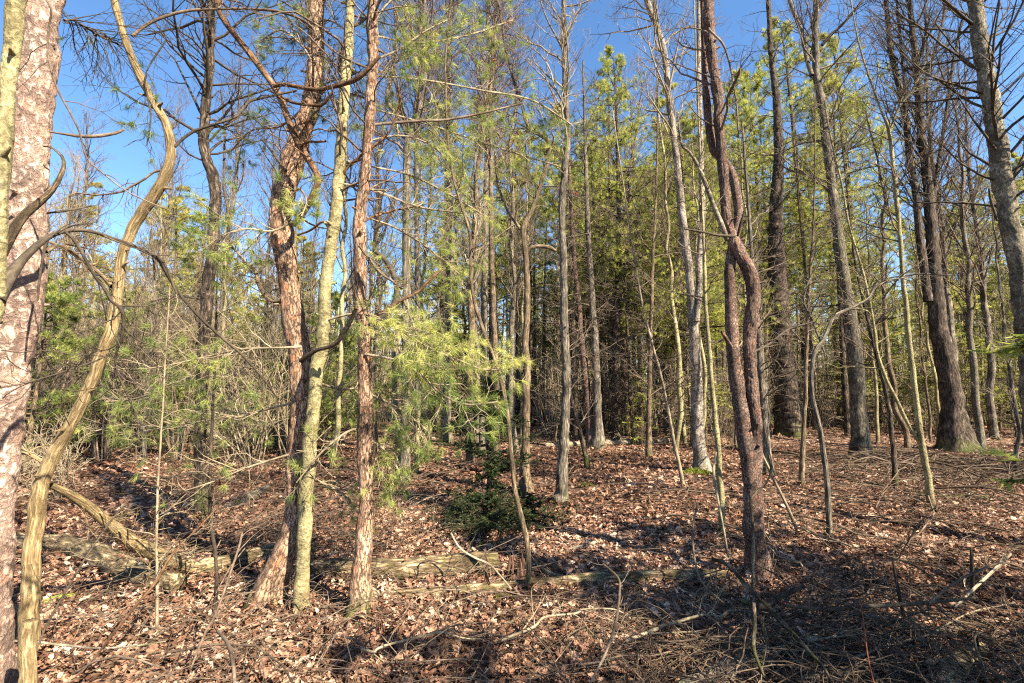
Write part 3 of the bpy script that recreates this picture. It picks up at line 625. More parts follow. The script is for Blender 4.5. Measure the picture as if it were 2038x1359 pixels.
traced_tree('pine_tree', 'upright slender red pine with flaking orange-brown bark, just right of the olive trunk', 'tree', 'the slender red pine',
  [(744, -80, 20), (742, 0, 21), (742, 60, 22), (742, 125, 22), (738, 220, 22), (731, 290, 22), (726, 350, 23), (722, 405, 25), (717, 455, 27), (715, 505, 28), (717, 575, 27), (722, 650, 28), (725, 720, 29), (726, 800, 30), (728, 880, 30), (729, 940, 31), (728, 1000, 33), (726, 1060, 34), (723, 1120, 37), (720, 1180, 42), (716, 1226, 50)],
  M['red_pine'], amp=.0045, freq=(40, 40, 13), ext=2.4, seed=20, lump=.14, flare=.2, tw=dict(n=22, n2=5, n3=2, L=.7, t0=.45, up=0, rmin=.0016, mat=M['twig']),
  limbs=[([(738, 248, 5), (765, 246, 6), (800, 243, 6), (850, 240, 5), (890, 238, 5), (960, 225, 4), (1040, 205, 3)], 0, .5, dict(mat=M['twig'], tw=dict(n=10, n2=3, L=.35), tuft=dict(keep=.5, tone=.6))),
         ([(715, 490, 5), (735, 515, 6), (760, 545, 6), (782, 560, 5), (800, 575, 4)], -.1, -.2, dict(mat=M['greybrown'], tw=dict(n=8, n2=3, L=.3))),
         ([(742, 632, 6), (765, 618, 7), (790, 602, 6), (830, 582, 6), (855, 557, 6), (878, 537, 5)], -.05, .1, dict(name='dead_branch', mat=M['limb_red'])),
         ([(727, 440, 4), (745, 430, 5), (780, 420, 4), (830, 410, 3)], 0, .3, dict(mat=M['limb_red'], tw=DEAD)),
         ([(742, 400, 4), (725, 390, 4), (700, 370, 4), (690, 350, 3)], 0, .2, dict(mat=M['twig'], tw=DEAD))],
  boughs=[([(742, 70, 4), (830, 85, 4), (930, 70, 4), (1020, 40, 3)], .3, 1.6, dict(tw=dict(n=18, n2=5, L=.55), tuft=dict(keep=.6, tone=.5, L=.10, w=.003))),
          ([(733, 330, 4), (820, 350, 4), (900, 390, 4), (965, 430, 3)], .3, 1.6, dict(tw=dict(n=16, n2=5, L=.5), tuft=dict(keep=.6, tone=.6, L=.10, w=.003))),
          ([(738, 215, 4), (860, 250, 4), (980, 290, 4), (1110, 330, 3)], .6, 2.6, dict(tw=dict(n=20, n2=5, L=.6), tuft=dict(keep=.65, tone=.45, L=.10, w=.003))),
          ([(722, 430, 4), (790, 455, 4), (860, 500, 4), (930, 560, 3)], .3, 1.6, dict(tw=dict(n=16, n2=5, L=.5), tuft=dict(keep=.6, tone=.6, L=.10, w=.003))),
          ([(727, 705, 6), (780, 715, 5), (830, 740, 5), (880, 785, 4), (930, 805, 4), (990, 800, 3)], -.05, -.3, dict(tw=dict(n=16, n2=5, L=.42, up=-.05), tuft=dict(keep=.6, tone=.35))),
          ([(722, 640, 6), (790, 650, 5), (850, 690, 5), (910, 715, 4), (960, 735, 4), (1000, 735, 3)], .1, .0, dict(tw=dict(n=15, n2=5, L=.38, up=-.02), tuft=dict(keep=.75, tone=.92))),
          ([(800, 590, 5), (820, 640, 5), (835, 690, 4), (830, 740, 3)], .1, .2, dict(tw=dict(n=14, n2=5, L=.36, up=-.1), tuft=dict(keep=.7, tone=.7))),
          ([(727, 780, 5), (770, 800, 5), (820, 830, 4), (850, 880, 3)], 0, .2, dict(tw=dict(n=14, n2=4, L=.38, up=-.06), tuft=dict(keep=.55, tone=.45))),
          ([(729, 870, 5), (765, 895, 5), (790, 930, 4), (800, 960, 3)], 0, .1, dict(tw=dict(n=11, n2=4, L=.3, up=-.1), tuft=dict(keep=.5, tone=.6))),
          ([(727, 850, 5), (690, 860, 5), (640, 900, 4), (590, 960, 3)], 0, -.1, dict(tw=dict(n=9, n2=3, L=.3, up=-.02), tuft=dict(keep=.15, tone=.5))),
          ([(742, 120, 5), (790, 100, 4), (850, 60, 4), (890, 40, 3)], .1, .5, dict(tw=PB, tuft=dict(keep=.45, tone=.55))),
          ([(740, 60, 5), (760, 20, 4), (800, -20, 4)], .1, .3, dict(tw=PB, tuft=dict(keep=.5, tone=.5))),
          ([(738, 200, 5), (700, 190, 4), (670, 230, 3)], .1, .3, dict(tw=PB, tuft=dict(keep=.4, tone=.45))),
          ([(732, 280, 4), (800, 270, 4), (860, 290, 4), (900, 330, 3)], .2, .8, dict(tw=PB, tuft=dict(keep=.5, tone=.6))),
          ([(742, 150, 4), (850, 160, 4), (960, 180, 4), (1060, 200, 4), (1140, 250, 3)], .5, 2.2, dict(tw=dict(n=22, n2=5, L=.6, up=-.02), tuft=dict(keep=.6, tone=.4, L=.10, w=.003)))])
# --- middle stand
TWM = dict(n=50, n2=7, n3=3, L=1.6, t0=.5, up=.12, rmin=.003, ang=.75, mat=M['twig'])
traced_tree('bare_tree', 'grey forked tree right of the red pine, with two limbs spreading at mid height', 'tree', 'the grey forked tree',
  [(845, 20, 8), (846, 100, 10), (843, 190, 12), (822, 250, 15), (811, 290, 16), (809, 400, 16), (809, 550, 17), (808, 700, 18), (807, 850, 19), (804, 962, 24)],
  M['grey'], ext=4, seed=31, tw=TWM, limbs=[([(814, 275, 11), (795, 235, 11), (772, 200, 11), (780, 150, 9), (788, 90, 8), (786, 10, 7)], 0, .3, dict(tw=dict(n=12, n2=5, L=.8))),
  ([(797, 962, 22), (795, 920, 18), (792, 870, 16), (789, 840, 14), (786, 780, 12), (784, 700, 10)], .1, .3, {}),
  ([(808, 370, 7), (790, 385, 7), (780, 410, 8), (768, 440, 7), (745, 455, 6)], 0, -.2, dict(mat=M['twig_dark'], tw=DEAD)),
  ([(745, 640, 12), (775, 620, 14), (790, 590, 14), (785, 550, 12), (765, 515, 10), (745, 500, 8)], -.2, .2, dict(mat=M['twig_dark']))])
traced_tree('bare_tree', 'thin pale trunk close right of the grey forked tree', 'tree', None,
  [(836, 60, 8), (834, 200, 9), (829, 300, 11), (830, 450, 11), (832, 600, 12), (832, 750, 13), (832, 908, 17)], M['grey'], ext=4, seed=32, tw=TWM)
traced_tree('bare_tree', 'tall straight pale trunk midway between the forked tree and the sinuous grey tree', 'tree', 'the tall straight pale trunk',
  [(898, -40, 9), (897, 0, 10), (893, 150, 12), (893, 300, 14), (894, 450, 14), (893, 600, 15), (891, 700, 16), (889, 800, 17), (888, 880, 24)], M['grey'], ext=5, seed=33, tw=TWM)
traced_tree('bare_tree', 'pale slender trunk, left one of the close pair behind the small spruce', 'tree', 'the pale pair of trunks',
  [(973, -40, 9), (972, 0, 9), (972, 150, 10), (969, 300, 11), (967, 380, 12), (965, 500, 13), (963, 640, 14), (962, 750, 14), (961, 900, 18)], M['aspen'], ext=5, seed=34, tw=TWM)
traced_tree('bare_tree', 'slender trunk, right one of the close pair behind the small spruce', 'tree', None,
  [(985, 60, 7), (976, 180, 8), (977, 330, 9), (979, 500, 11), (983, 650, 12), (988, 800, 12), (986, 946, 16)], M['greybrown'], ext=4, seed=35, tw=dict(TWM, withered=.05))
traced_tree('bare_tree', 'crooked grey-brown tree with a sharp bend, between the pale pair and straight grey trunk', 'tree', 'the crooked grey-brown tree',
  [(1000, 60, 5), (1012, 120, 5), (1025, 170, 6), (1040, 210, 7), (1052, 252, 8), (1075, 267, 10), (1092, 284, 11), (1089, 325, 10), (1075, 370, 9), (1060, 415, 8), (1046, 445, 10), (1042, 468, 11), (1047, 525, 12), (1050, 575, 13), (1047, 650, 13), (1045, 691, 13), (1051, 730, 14), (1047, 780, 15), (1047, 838, 16), (1045, 900, 18), (1045, 950, 20), (1047, 982, 30)],
  M['greybrown'], ext=2, seed=36, lump=.15, sides=16, tw=dict(n=22, n2=5, n3=3, L=1.0, t0=.5, up=.05, rmin=.0025, wander=.2, mat=M['twig'], withered=.08),
  limbs=[([(1046, 505, 7), (1056, 493, 8), (1075, 490, 8), (1100, 494, 8), (1106, 500, 7)], 0, .05, dict(name='dead_branch')),
         ([(1040, 462, 7), (1028, 445, 6), (1010, 420, 5), (990, 360, 5), (985, 300, 4)], 0, .2, dict(tw=DEAD))])
traced_tree('bare_tree', 'straight grey furrowed trunk standing right of the small dark spruce', 'tree', 'the straight grey trunk',
  [(1121, -60, 9), (1122, 0, 10), (1124, 100, 11), (1124, 170, 11), (1128, 225, 12), (1130, 280, 13), (1125, 330, 14), (1120, 380, 14), (1119, 450, 14), (1122, 520, 15), (1123, 600, 16), (1126, 700, 17), (1127, 780, 18), (1123, 850, 20), (1120, 920, 21), (1117, 970, 24), (1115, 1000, 32)],
  M['grey'], amp=.004, freq=(60, 60, 8), sides=40, ext=3.5, seed=37, tw=dict(n=34, n2=6, n3=3, L=1.3, t0=.48, up=.1, rmin=.0024, ang=.8, mat=M['twig_pale']))
traced_tree('sapling', 'thin wavy sapling in front of the small spruce, foot beside the rotten stump', 'sapling', 'the wavy sapling',
  [(900, -20, 3), (888, 90, 4), (887, 185, 4), (892, 280, 4), (904, 360, 5), (920, 415, 5), (935, 465, 6), (937, 550, 6), (947, 610, 7), (968, 675, 8), (984, 715, 8), (998, 755, 9), (1010, 820, 9), (1017, 895, 9), (1026, 980, 9), (1041, 1045, 10), (1051, 1105, 10), (1053, 1182, 12)],
  M['greybrown'], ext=1, seed=38, sides=14, flare=.1, tw=dict(n=16, n2=4, n3=2, L=.6, t0=.5, up=.03, rmin=.0015, mat=M['twig']))
mids = [
 ('pine_tree', 'tall dark trunk, largest of the cluster behind the straight grey trunk', 'the dark trunk cluster', [(1166, 330, 8), (1170, 450, 11), (1174, 530, 13), (1180, 617, 14), (1185, 706, 16), (1188, 780, 18), (1190, 838, 20), (1190, 894, 28)], 'grey', 0),
 ('pine_tree', 'dark reddish trunk touching the left side of the clustered pair', None, [(1135, 380, 8), (1144, 530, 10), (1153, 617, 12), (1160, 700, 14), (1168, 780, 17), (1175, 840, 19), (1179, 893, 27)], 'twin_pine', .1),
 ('pine_tree', 'thin trunk at the right of the dark trunk cluster', None, [(1182, 420, 7), (1191, 560, 9), (1198, 650, 10), (1203, 735, 10), (1206, 800, 11), (1207, 858, 14)], 'greybrown', 0),
 ('bare_tree', 'small dark leaning trunk with its foot between the straight grey trunk and the cluster', None, [(1128, 700, 6), (1134, 780, 8), (1147, 832, 9), (1160, 880, 10), (1170, 932, 12)], 'dark_pine', 0),
 ('bare_tree', 'slim straight trunk right of the dark trunk cluster, yellowish at its foot', 'the slim yellowish trunk', [(1306, 380, 5), (1300, 500, 7), (1297, 588, 8), (1294, 706, 9), (1291, 823, 10), (1291, 910, 14)], 'greybrown', 0),
 ('bare_tree', 'short dark slim trunk between the cluster and the yellowish slim trunk', None, [(1248, 640, 5), (1254, 788, 7), (1260, 853, 8), (1262, 886, 10)], 'dark_pine', 0),
 ('pine_tree', 'straight pole-like pine left of the short dark slim trunk', None, [(1228, 300, 5), (1232, 544, 8), (1235, 676, 9), (1238, 864, 11)], 'greybrown', 0),
 ('pine_tree', 'straight pole-like pine just behind the slim yellowish trunk', None, [(1260, 350, 5), (1268, 560, 7), (1274, 735, 8), (1276, 864, 10)], 'greybrown', 0),
 ('bare_tree', 'thin stem slanting down to the right in front of the birch', 'the slanting thin stem', [(1270, 560, 4), (1297, 680, 5), (1315, 745, 6), (1330, 815, 6), (1345, 895, 7), (1360, 967, 9)], 'twig_pale', 0),
 ('pine_tree', 'small straight trunk left of the birch, among the far poles', None, [(1355, 560, 6), (1362, 720, 8), (1363, 862, 11)], 'greybrown', 0),
 ('pine_tree', 'grey trunk directly behind the twin reddish pine', None, [(1500, 560, 10), (1510, 680, 15), (1517, 780, 17), (1524, 880, 19), (1529, 945, 26)], 'grey', 0),
 ('bare_tree', 'straight pole trunk right of the big dark pine', None, [(1590, 400, 6), (1605, 560, 8), (1618, 760, 9), (1622, 856, 11)], 'greybrown', 0),
]
for (nm, lb, ph, pth, mt, ln) in mids:
    traced_tree(nm, lb, 'tree', ph, pth, M[mt], ext=3, seed=40 + len(HEROES) * 3 + len(lb), tw=dict(n=30, n2=5, n3=2, L=1.0, t0=.18, up=0.02, rmin=.003, ang=1.1, wander=.1, shrink=.2, mat=M['twig']))
traced_tree('birch_tree', 'pale birch with twin stems and peeling bark, just left of the twin reddish pine', 'tree', 'the pale birch',
  [(1278, -60, 12), (1288, 0, 12), (1306, 50, 12), (1321, 100, 13), (1330, 175, 13), (1336, 240, 13), (1344, 300, 14), (1353, 375, 15), (1362, 470, 17), (1372, 540, 18), (1378, 620, 19), (1384, 706, 22), (1387, 780, 23), (1389, 853, 25), (1393, 900, 28), (1398, 940, 38)],
  M['birch'], sides=20, ext=4, seed=51, lump=.1, tw=dict(n=34, n2=6, n3=3, L=1.6, t0=.5, up=.1, rmin=.003, ang=.8, mat=M['twig_pale']),
  limbs=[([(1386, 640, 12), (1391, 590, 13), (1391, 530, 14), (1394, 480, 13), (1398, 420, 13), (1396, 350, 12), (1394, 250, 11), (1390, 150, 11), (1391, 50, 10), (1390, -40, 9)], -.1, .1, dict(mat=M['birch'], tw=dict(n=12, n2=5, L=1.0)))])
traced_tree('bare_tree', 'slender greenish-grey trunk between the birch and the twin reddish pine', 'tree', None,
  [(1398, 420, 5), (1402, 520, 7), (1405, 600, 8), (1410, 680, 9), (1416, 750, 10), (1423, 830, 11), (1430, 910, 12), (1434, 985, 13), (1437, 1062, 16)], M['olive'], ext=3, seed=52, tw=dict(n=20, n2=5, n3=2, L=.8, t0=.4, up=.06, rmin=.002, mat=M['twig']))
traced_tree('pine_tree', 'reddish-brown double-stemmed pine whose stems twist around each other, right of centre', 'tree', 'the twin reddish pine',
  [(1406, -80, 22), (1410, 0, 23), (1413, 50, 24), (1417, 110, 22), (1424, 175, 22), (1431, 235, 21), (1436, 285, 21), (1441, 375, 22), (1449, 445, 23), (1464, 482, 26), (1479, 515, 26), (1496, 552, 28), (1502, 592, 30), (1494, 640, 29), (1490, 690, 27), (1494, 740, 26), (1500, 805, 26), (1503, 860, 27), (1502, 915, 30), (1498, 985, 38), (1501, 1055, 41), (1508, 1110, 46), (1514, 1150, 58)],
  M['twin_pine'], amp=.005, freq=(40, 40, 12), ext=3, seed=53, lump=.15, tw=dict(n=22, n2=5, n3=2, L=.8, t0=.5, up=0, rmin=.0018, mat=M['twig']),
  limbs=[([(1494, 960, 30), (1487, 900, 34), (1480, 850, 33), (1470, 780, 31), (1460, 705, 30), (1456, 640, 27), (1453, 575, 25), (1453, 525, 22), (1462, 475, 20), (1470, 430, 20), (1467, 395, 20), (1458, 350, 20), (1440, 318, 18), (1421, 300, 18), (1411, 245, 18), (1404, 160, 15), (1401, 80, 13), (1398, -20, 11)], .0, .12, dict(mat=M['twin_pine'])),
         ([(1448, 478, 11), (1437, 450, 11), (1420, 408, 10), (1405, 368, 9), (1388, 328, 8), (1372, 302, 6), (1357, 288, 5), (1350, 240, 4)], -.1, -.1, dict(mat=M['aspen'], tw=DEAD)),
         ([(1462, 470, 6), (1430, 468, 6), (1400, 462, 5), (1362, 455, 4)], -.14, -.3, dict(name='dead_branch', mat=M['twig_dark'])),
         ([(1468, 470, 5), (1473, 450, 6), (1481, 420, 4)], -.14, -.2, dict(name='dead_branch', mat=M['twig_dark'])),
         ([(1455, 690, 8), (1444, 672, 9), (1436, 660, 5)], -.1, -.2, dict(name='dead_branch', mat=M['twin_pine'])),
         ([(1500, 700, 5), (1530, 685, 5), (1570, 655, 4), (1620, 640, 3)], 0, .3, dict(mat=M['twig_dark'], tw=DEAD)),
         ([(1412, 60, 5), (1440, 90, 5), (1455, 140, 4), (1465, 200, 4), (1470, 260, 3)], -.1, -.2, dict(mat=M['twig'], tw=DEAD))])
traced_tree('leaning_pole', 'pale bare stick leaning across the foot of the twin reddish pine', 'stick', None,
  [(1453, 752, 4), (1470, 790, 5), (1488, 832, 6), (1502, 868, 6), (1515, 900, 6), (1543, 960, 6), (1570, 1015, 7), (1592, 1072, 7)], M['log_pale'], lean=-.25, ext=0, flare=0, sides=10, seed=54)
traced_tree('bare_shoot', 'mossy crooked shoot rising against the front of the twin reddish pine', 'shoot', None,
  [(1530, 905, 4), (1535, 940, 5), (1522, 965, 5), (1500, 985, 6), (1494, 1005, 7), (1498, 1060, 7), (1496, 1120, 8)], M['greybrown'], Y=3.55, ext=0, flare=0, sides=10, seed=55)
traced_tree('pine_tree', 'massive dark furrowed pine standing behind the twin reddish pine', 'tree', 'the massive dark pine',
  [(1530, 20, 10), (1534, 100, 12), (1545, 200, 16), (1550, 300, 22), (1546, 380, 26), (1544, 430, 30), (1545, 500, 36), (1550, 575, 42), (1552, 650, 44), (1558, 705, 46), (1566, 780, 48), (1573, 868, 58)],
  M['dark_pine'], sides=26, amp=.010, freq=(16, 16, 3), ext=3, seed=56, tw=dict(n=44, n2=5, n3=3, L=1.8, t0=.15, up=0, rmin=.003, ang=1.2, mat=M['twig']))
traced_tree('aspen_tree', 'pale aspen forking high up, with a dark furrowed foot right of the massive pine', 'tree', 'the forked aspen',
  [(1628, -60, 12), (1625, 0, 14), (1623, 75, 15), (1625, 150, 17), (1635, 205, 18), (1644, 275, 19), (1653, 345, 20), (1662, 420, 22), (1675, 520, 26), (1688, 610, 30), (1698, 680, 33), (1706, 780, 34), (1712, 880, 38), (1714, 916, 52)],
  M['aspen_foot'], sides=20, ext=3, seed=57, tw=dict(n=40, n2=6, n3=3, L=1.8, t0=.45, up=.08, rmin=.003, ang=.8, mat=M['twig']),
  limbs=[([(1616, 150, 10), (1606, 118, 10), (1594, 60, 9), (1578, 20, 9), (1566, -20, 8)], 0, .2, dict(mat=M['aspen'], tw=dict(n=8, n2=4, L=1.0))),
         ([(1636, 90, 8), (1655, 68, 8), (1680, 45, 7), (1718, 0, 6)], 0, -.2, dict(mat=M['twig_dark'], tw=dict(n=8, n2=4, L=1.0)))])
traced_tree('bare_tree', 'big multi-stemmed dark maple fanning upward near the right edge', 'tree', 'the multi-stemmed maple',
  [(1806, -60, 9), (1810, 0, 11), (1818, 75, 14), (1828, 165, 17), (1834, 275, 19), (1845, 350, 21), (1852, 425, 25), (1857, 500, 30), (1861, 575, 36), (1867, 650, 39), (1880, 710, 43), (1892, 780, 47), (1898, 840, 52), (1904, 900, 72)],
  M['dark_pine'], sides=24, ext=3, seed=58, flare=.5, tw=dict(n=80, n2=9, n3=4, L=2.6, t0=.4, up=.16, rmin=.003, ang=.7, wander=.07, mat=M['twig_dark']),
  limbs=[([(1848, 600, 22), (1840, 540, 20), (1831, 475, 19), (1823, 390, 17), (1810, 310, 16), (1803, 240, 15), (1788, 165, 14), (1773, 100, 13), (1763, 0, 11), (1757, -60, 9)], 0, .2, dict(tw=dict(n=14, n2=5, L=1.4, up=.15, wander=.08))),
         ([(1856, 440, 12), (1860, 380, 11), (1872, 300, 10), (1884, 220, 9), (1898, 120, 8), (1915, 40, 7)], 0, -.2, dict(tw=dict(n=14, n2=5, L=1.4, up=.15, wander=.08))),
         ([(1803, 245, 8), (1800, 160, 8), (1790, 60, 7), (1783, -30, 6)], 0, .3, dict(tw=dict(n=10, n2=5, L=1.2, up=.15, wander=.08))),
         ([(1836, 190, 9), (1852, 130, 8), (1870, 70, 7), (1885, 0, 6)], 0, .3, dict(tw=dict(n=10, n2=5, L=1.2, up=.15, wander=.08))),
         ([(1905, 880, 26), (1935, 905, 18), (1965, 925, 10), (1990, 945, 6)], -.1, -.9, dict(name='root'))])
traced_tree('bare_tree', 'grey knotty trunk leaning along the right edge of the picture', 'tree', 'the right edge trunk',
  [(1934, -60, 34), (1941, 0, 35), (1948, 75, 38), (1962, 150, 40), (1975, 225, 42), (1988, 300, 44), (2003, 400, 46), (2017, 475, 47), (2030, 550, 49), (2042, 650, 50), (2056, 800, 52), (2070, 950, 55), (2080, 1096, 66)],
  M['aspen'], amp=.0035, freq=(40, 40, 30), ext=2.5, seed=59, lump=.1, tw=dict(n=40, n2=7, n3=4, L=1.5, t0=.45, up=.05, rf=.2, rmin=.0022, ang=1.0, wander=.06, mat=M['twig_dark']),
  limbs=[([(1936, 48, 9), (1918, 34, 8), (1896, 15, 8), (1872, -6, 7)], 0, -.2, dict(mat=M['twig_dark'])),
         ([(1985, 440, 5), (1972, 400, 6), (1968, 375, 4)], -.1, -.2, dict(name='dead_branch', mat=M['twig_dark']))])
traced_tree('sapling', 'young smooth tree with a low side stem, mossy foot, in front of the maple', 'tree', 'the young side-stemmed tree',
  [(1700, 40, 3), (1716, 110, 4), (1738, 175, 5), (1756, 225, 6), (1770, 262, 8), (1777, 325, 9), (1784, 400, 10), (1790, 450, 10), (1797, 550, 10), (1804, 610, 11), (1809, 680, 12), (1818, 755, 13), (1826, 820, 13), (1834, 880, 15), (1843, 930, 16), (1850, 980, 17), (1854, 1017, 22)],
  M['olive'], sides=16, ext=1.5, seed=60, tw=dict(n=24, n2=6, n3=3, L=1.0, t0=.45, up=.08, rmin=.002, ang=.8, mat=M['twig']),
  limbs=[([(1832, 885, 9), (1818, 862, 9), (1803, 835, 9), (1784, 795, 9), (1764, 755, 8), (1746, 700, 7), (1738, 640, 6), (1722, 560, 6), (1705, 500, 5), (1688, 440, 5), (1676, 370, 5), (1655, 280, 4), (1640, 200, 4)], 0, .3, dict(tw=dict(n=14, n2=5, L=.7, up=.08))),
         ([(1770, 262, 6), (1790, 212, 6), (1815, 180, 5), (1840, 130, 4)], 0, -.2, dict(tw=dict(n=8, n2=4, L=.7, up=.08)))])
traced_tree('sapling', 'slim dark sapling left of the young side-stemmed tree', 'sapling', None,
  [(1690, 420, 4), (1702, 520, 5), (1718, 600, 6), (1740, 690, 8), (1757, 755, 9), (1770, 820, 10), (1778, 900, 11), (1782, 977, 14)], M['dark_pine'], sides=14, ext=2, seed=61, tw=dict(n=22, n2=5, n3=2, L=.9, t0=.3, up=.06, rmin=.002, mat=M['twig']))
traced_tree('sapling', 'crooked grey sapling with a bent arm reaching right, right of the twin reddish pine', 'sapling', 'the crooked armed sapling',
  [(1640, 676, 8), (1622, 700, 9), (1616, 745, 9), (1618, 795, 10), (1630, 845, 11), (1640, 905, 12), (1647, 975, 12), (1650, 1030, 12), (1652, 1076, 17)],
  M['grey'], sides=14, ext=0, seed=62, limbs=[([(1622, 702, 8), (1634, 684, 8), (1646, 660, 8), (1660, 630, 7), (1695, 612, 7), (1728, 594, 6), (1744, 570, 6), (1785, 555, 5), (1830, 545, 4), (1880, 548, 3)], 0, .1, dict(tw=dict(n=10, n2=5, L=.5))),
    ([(1640, 700, 5), (1618, 640, 6), (1600, 600, 5), (1610, 560, 4), (1630, 520, 4)], .05, .2, dict(tw=dict(n=8, n2=4, L=.4)))])
traced_tree('sapling', 'straight slim brownish sapling between the massive pine and crooked armed sapling', 'sapling', None,
  [(1620, 420, 4), (1614, 520, 6), (1608, 620, 7), (1605, 700, 8), (1603, 790, 9), (1599, 880, 10), (1596, 972, 13)], M['greybrown'], sides=12, ext=2, seed=63, tw=dict(n=20, n2=5, n3=2, L=.8, t0=.3, up=.06, rmin=.002, mat=M['twig']))
traced_tree('sapling', 'thin dark upright sapling in front of the straight dark tree at left', 'sapling', 'the thin dark sapling',
  [(432, 560, 3), (430, 650, 5), (428, 720, 6), (425, 800, 6), (420, 880, 7), (418, 960, 7), (420, 1040, 8), (428, 1100, 8), (431, 1160, 8), (428, 1218, 10)], M['twig_dark'], sides=10, ext=.8, seed=64, tw=dict(n=18, n2=4, n3=2, L=.4, t0=.2, up=.0, rmin=.0013, mat=M['twig_dark']))
traced_tree('sapling', 'short pale sapling stem left of the thin dark sapling', 'sapling', None,
  [(330, 700, 3), (322, 850, 4), (314, 960, 5), (312, 1060, 6), (313, 1160, 6), (312, 1272, 8)], M['twig_pale'], sides=10, ext=.5, seed=65, tw=dict(n=16, n2=4, n3=2, L=.4, t0=.2, up=.0, rmin=.0013, mat=M['twig_pale']))

# ------------------------------------------------------------------ logs, stump, fallen branches
def log_thing(name, label, cat, path, mat, tw=None, amp=.003, parent_part=None, sides=26, sink=.42, lift=None, group=None, forks=()):
    """px,py = lower edge contact of the log on the ground, w = its width in pixels"""
    pts = []
    for i, (px, py, w) in enumerate(path):
        gpt = ground_at(px, py); r = w * .5 * gpt[1] / F_PX
        z = gpt[2] + r * (1 - sink) + (lift[i] if lift else 0)
        pts.append([gpt[0], gpt[1], z, r])
    A = np.array(pts); Lt = np.linalg.norm(np.diff(A[:, :3], axis=0), axis=1).sum()
    Q = catmull(A, int(max(12, Lt / (.02 if A[:, 1].mean() < 6 else .08)))); P, R = Q[:, :3], Q[:, 3]
    base = np.array([A[:, 0].mean(), A[:, 1].mean(), float(gh(A[:, 0].mean(), A[:, 1].mean()))])
    if A[:, 1].mean() < 5 and R.max() > .02: LOGS.append((P, R))
    root = empty(name, base); tag(root, label, cat, group)
    rng = np.random.default_rng(len(label))
    g = Geo(); g.tubes(P, R, sides, cap=True, amp=amp, freq=(45, 45, 6), lump=.2, seed=len(label), rng=rng); g.build('stem', mat, root, base)
    for fk in forks:
        FA = []
        for (px, py, w, h) in fk:
            gpt = ground_at(px, py); r = w * .5 * gpt[1] / F_PX; FA.append([gpt[0], gpt[1], gpt[2] + r + h, r])
        q = catmull(np.array(FA), 24); g = Geo(); g.tubes(q[:, :3], np.maximum(q[:, 3], .002), 10, lump=.2, rng=rng, cap=True); g.build('side_branch', mat, root, base)
    if tw:
        P1, R1 = P[np.linspace(0, len(P) - 1, 20).astype(int)][None], R[np.linspace(0, len(P) - 1, 20).astype(int)][None]
        g = Geo(); a, ra = sprout(P1, R1, tw['n'], .1, 1, .9, tw['L'], 7, tw.get('up', .05), .14, .3, .0018, .3, rng); g.tubes(a, ra, 4, rng=rng)
        b, rb = sprout(a, ra, 4, .2, 1, .8, plen(a) * .5, 5, 0, .16, .6, .0014, .3, rng); g.tubes(b, rb, 3, rng=rng)
        g.build('twig_spray', tw.get('mat', M['twig_pale']), root, base)
    return root

log_thing('fallen_log', 'mossy weathered log lying behind the red pine, ending at the rotten stump', 'log', [(622, 1152, 38), (700, 1152, 40), (780, 1152, 41), (860, 1148, 42), (930, 1142, 43), (990, 1140, 40)], M['log'], amp=.005, sink=.15)
log_thing('fallen_log', 'long thin forked log running right from the rotten stump to the twin pine', 'log', [(700, 1190, 14), (800, 1190, 17), (900, 1184, 20), (1000, 1176, 20), (1100, 1170, 22), (1180, 1162, 23), (1280, 1158, 23), (1370, 1156, 24), (1450, 1154, 20)], M['log'], amp=.003, sink=.2,
  forks=[[(1120, 1162, 12, .02), (1095, 1155, 9, .03), (1072, 1145, 8, .06), (1063, 1136, 6, .09)]])
log_thing('fallen_log', 'tan log lying left of the thin dark sapling, nearest of the left logs', 'log', [(30, 1092, 28), (80, 1098, 30), (130, 1106, 36), (190, 1128, 40), (250, 1154, 40), (310, 1172, 38), (352, 1182, 34)], M['log'], amp=.004, sink=-.1, tw=dict(n=10, L=.5))
log_thing('fallen_log', 'weathered log running from the thin dark sapling to the leaning pine foot', 'log', [(365, 1150, 32), (430, 1142, 34), (500, 1122, 30), (560, 1104, 28), (600, 1090, 22)], M['log'], amp=.004, sink=.15)
log_thing('fallen_log', 'pale grey birch log at the bottom edge right of centre', 'log', [(1345, 1400, 40), (1400, 1375, 46), (1460, 1350, 48), (1525, 1322, 46)], M['birch'], amp=.003, tw=dict(n=6, L=.4), sink=.6)
log_thing('fallen_log', 'pale sunlit log beyond the end of the grey birch log', 'log', [(1545, 1308, 26), (1590, 1294, 30), (1630, 1282, 26)], M['log'], amp=.004, sink=.6)
log_thing('fallen_log', 'thick pale log slanting up from the bottom edge, under the brush at right', 'log', [(1855, 1420, 46), (1885, 1370, 44), (1920, 1325, 38), (1955, 1295, 26)], M['log'], amp=.004, sink=.5)
log_thing('fallen_log', 'short broken pale log at the bottom right of centre', 'log', [(1590, 1372, 22), (1640, 1362, 26), (1690, 1350, 24)], M['log_pale'], amp=.002)
log_thing('fallen_log', 'sunlit pale log lying far back behind the dark trunk cluster', 'log', [(1085, 890, 10), (1180, 886, 12), (1260, 884, 13), (1330, 880, 10)], M['log_pale'], amp=0, sides=12)
log_thing('fallen_log', 'dark log far back at the right, behind the maple roots', 'log', [(1935, 930, 14), (2000, 940, 16), (2080, 950, 16)], M['dark_pine'], amp=0, sides=12)
log_thing('fallen_log', 'long dark pole lying across the leaves right of the crooked sapling', 'log', [(1670, 952, 7), (1760, 972, 9), (1860, 990, 9), (1960, 992, 8)], M['dark_pine'], amp=0, sides=10, tw=dict(n=12, L=.7, mat=M['twig']))
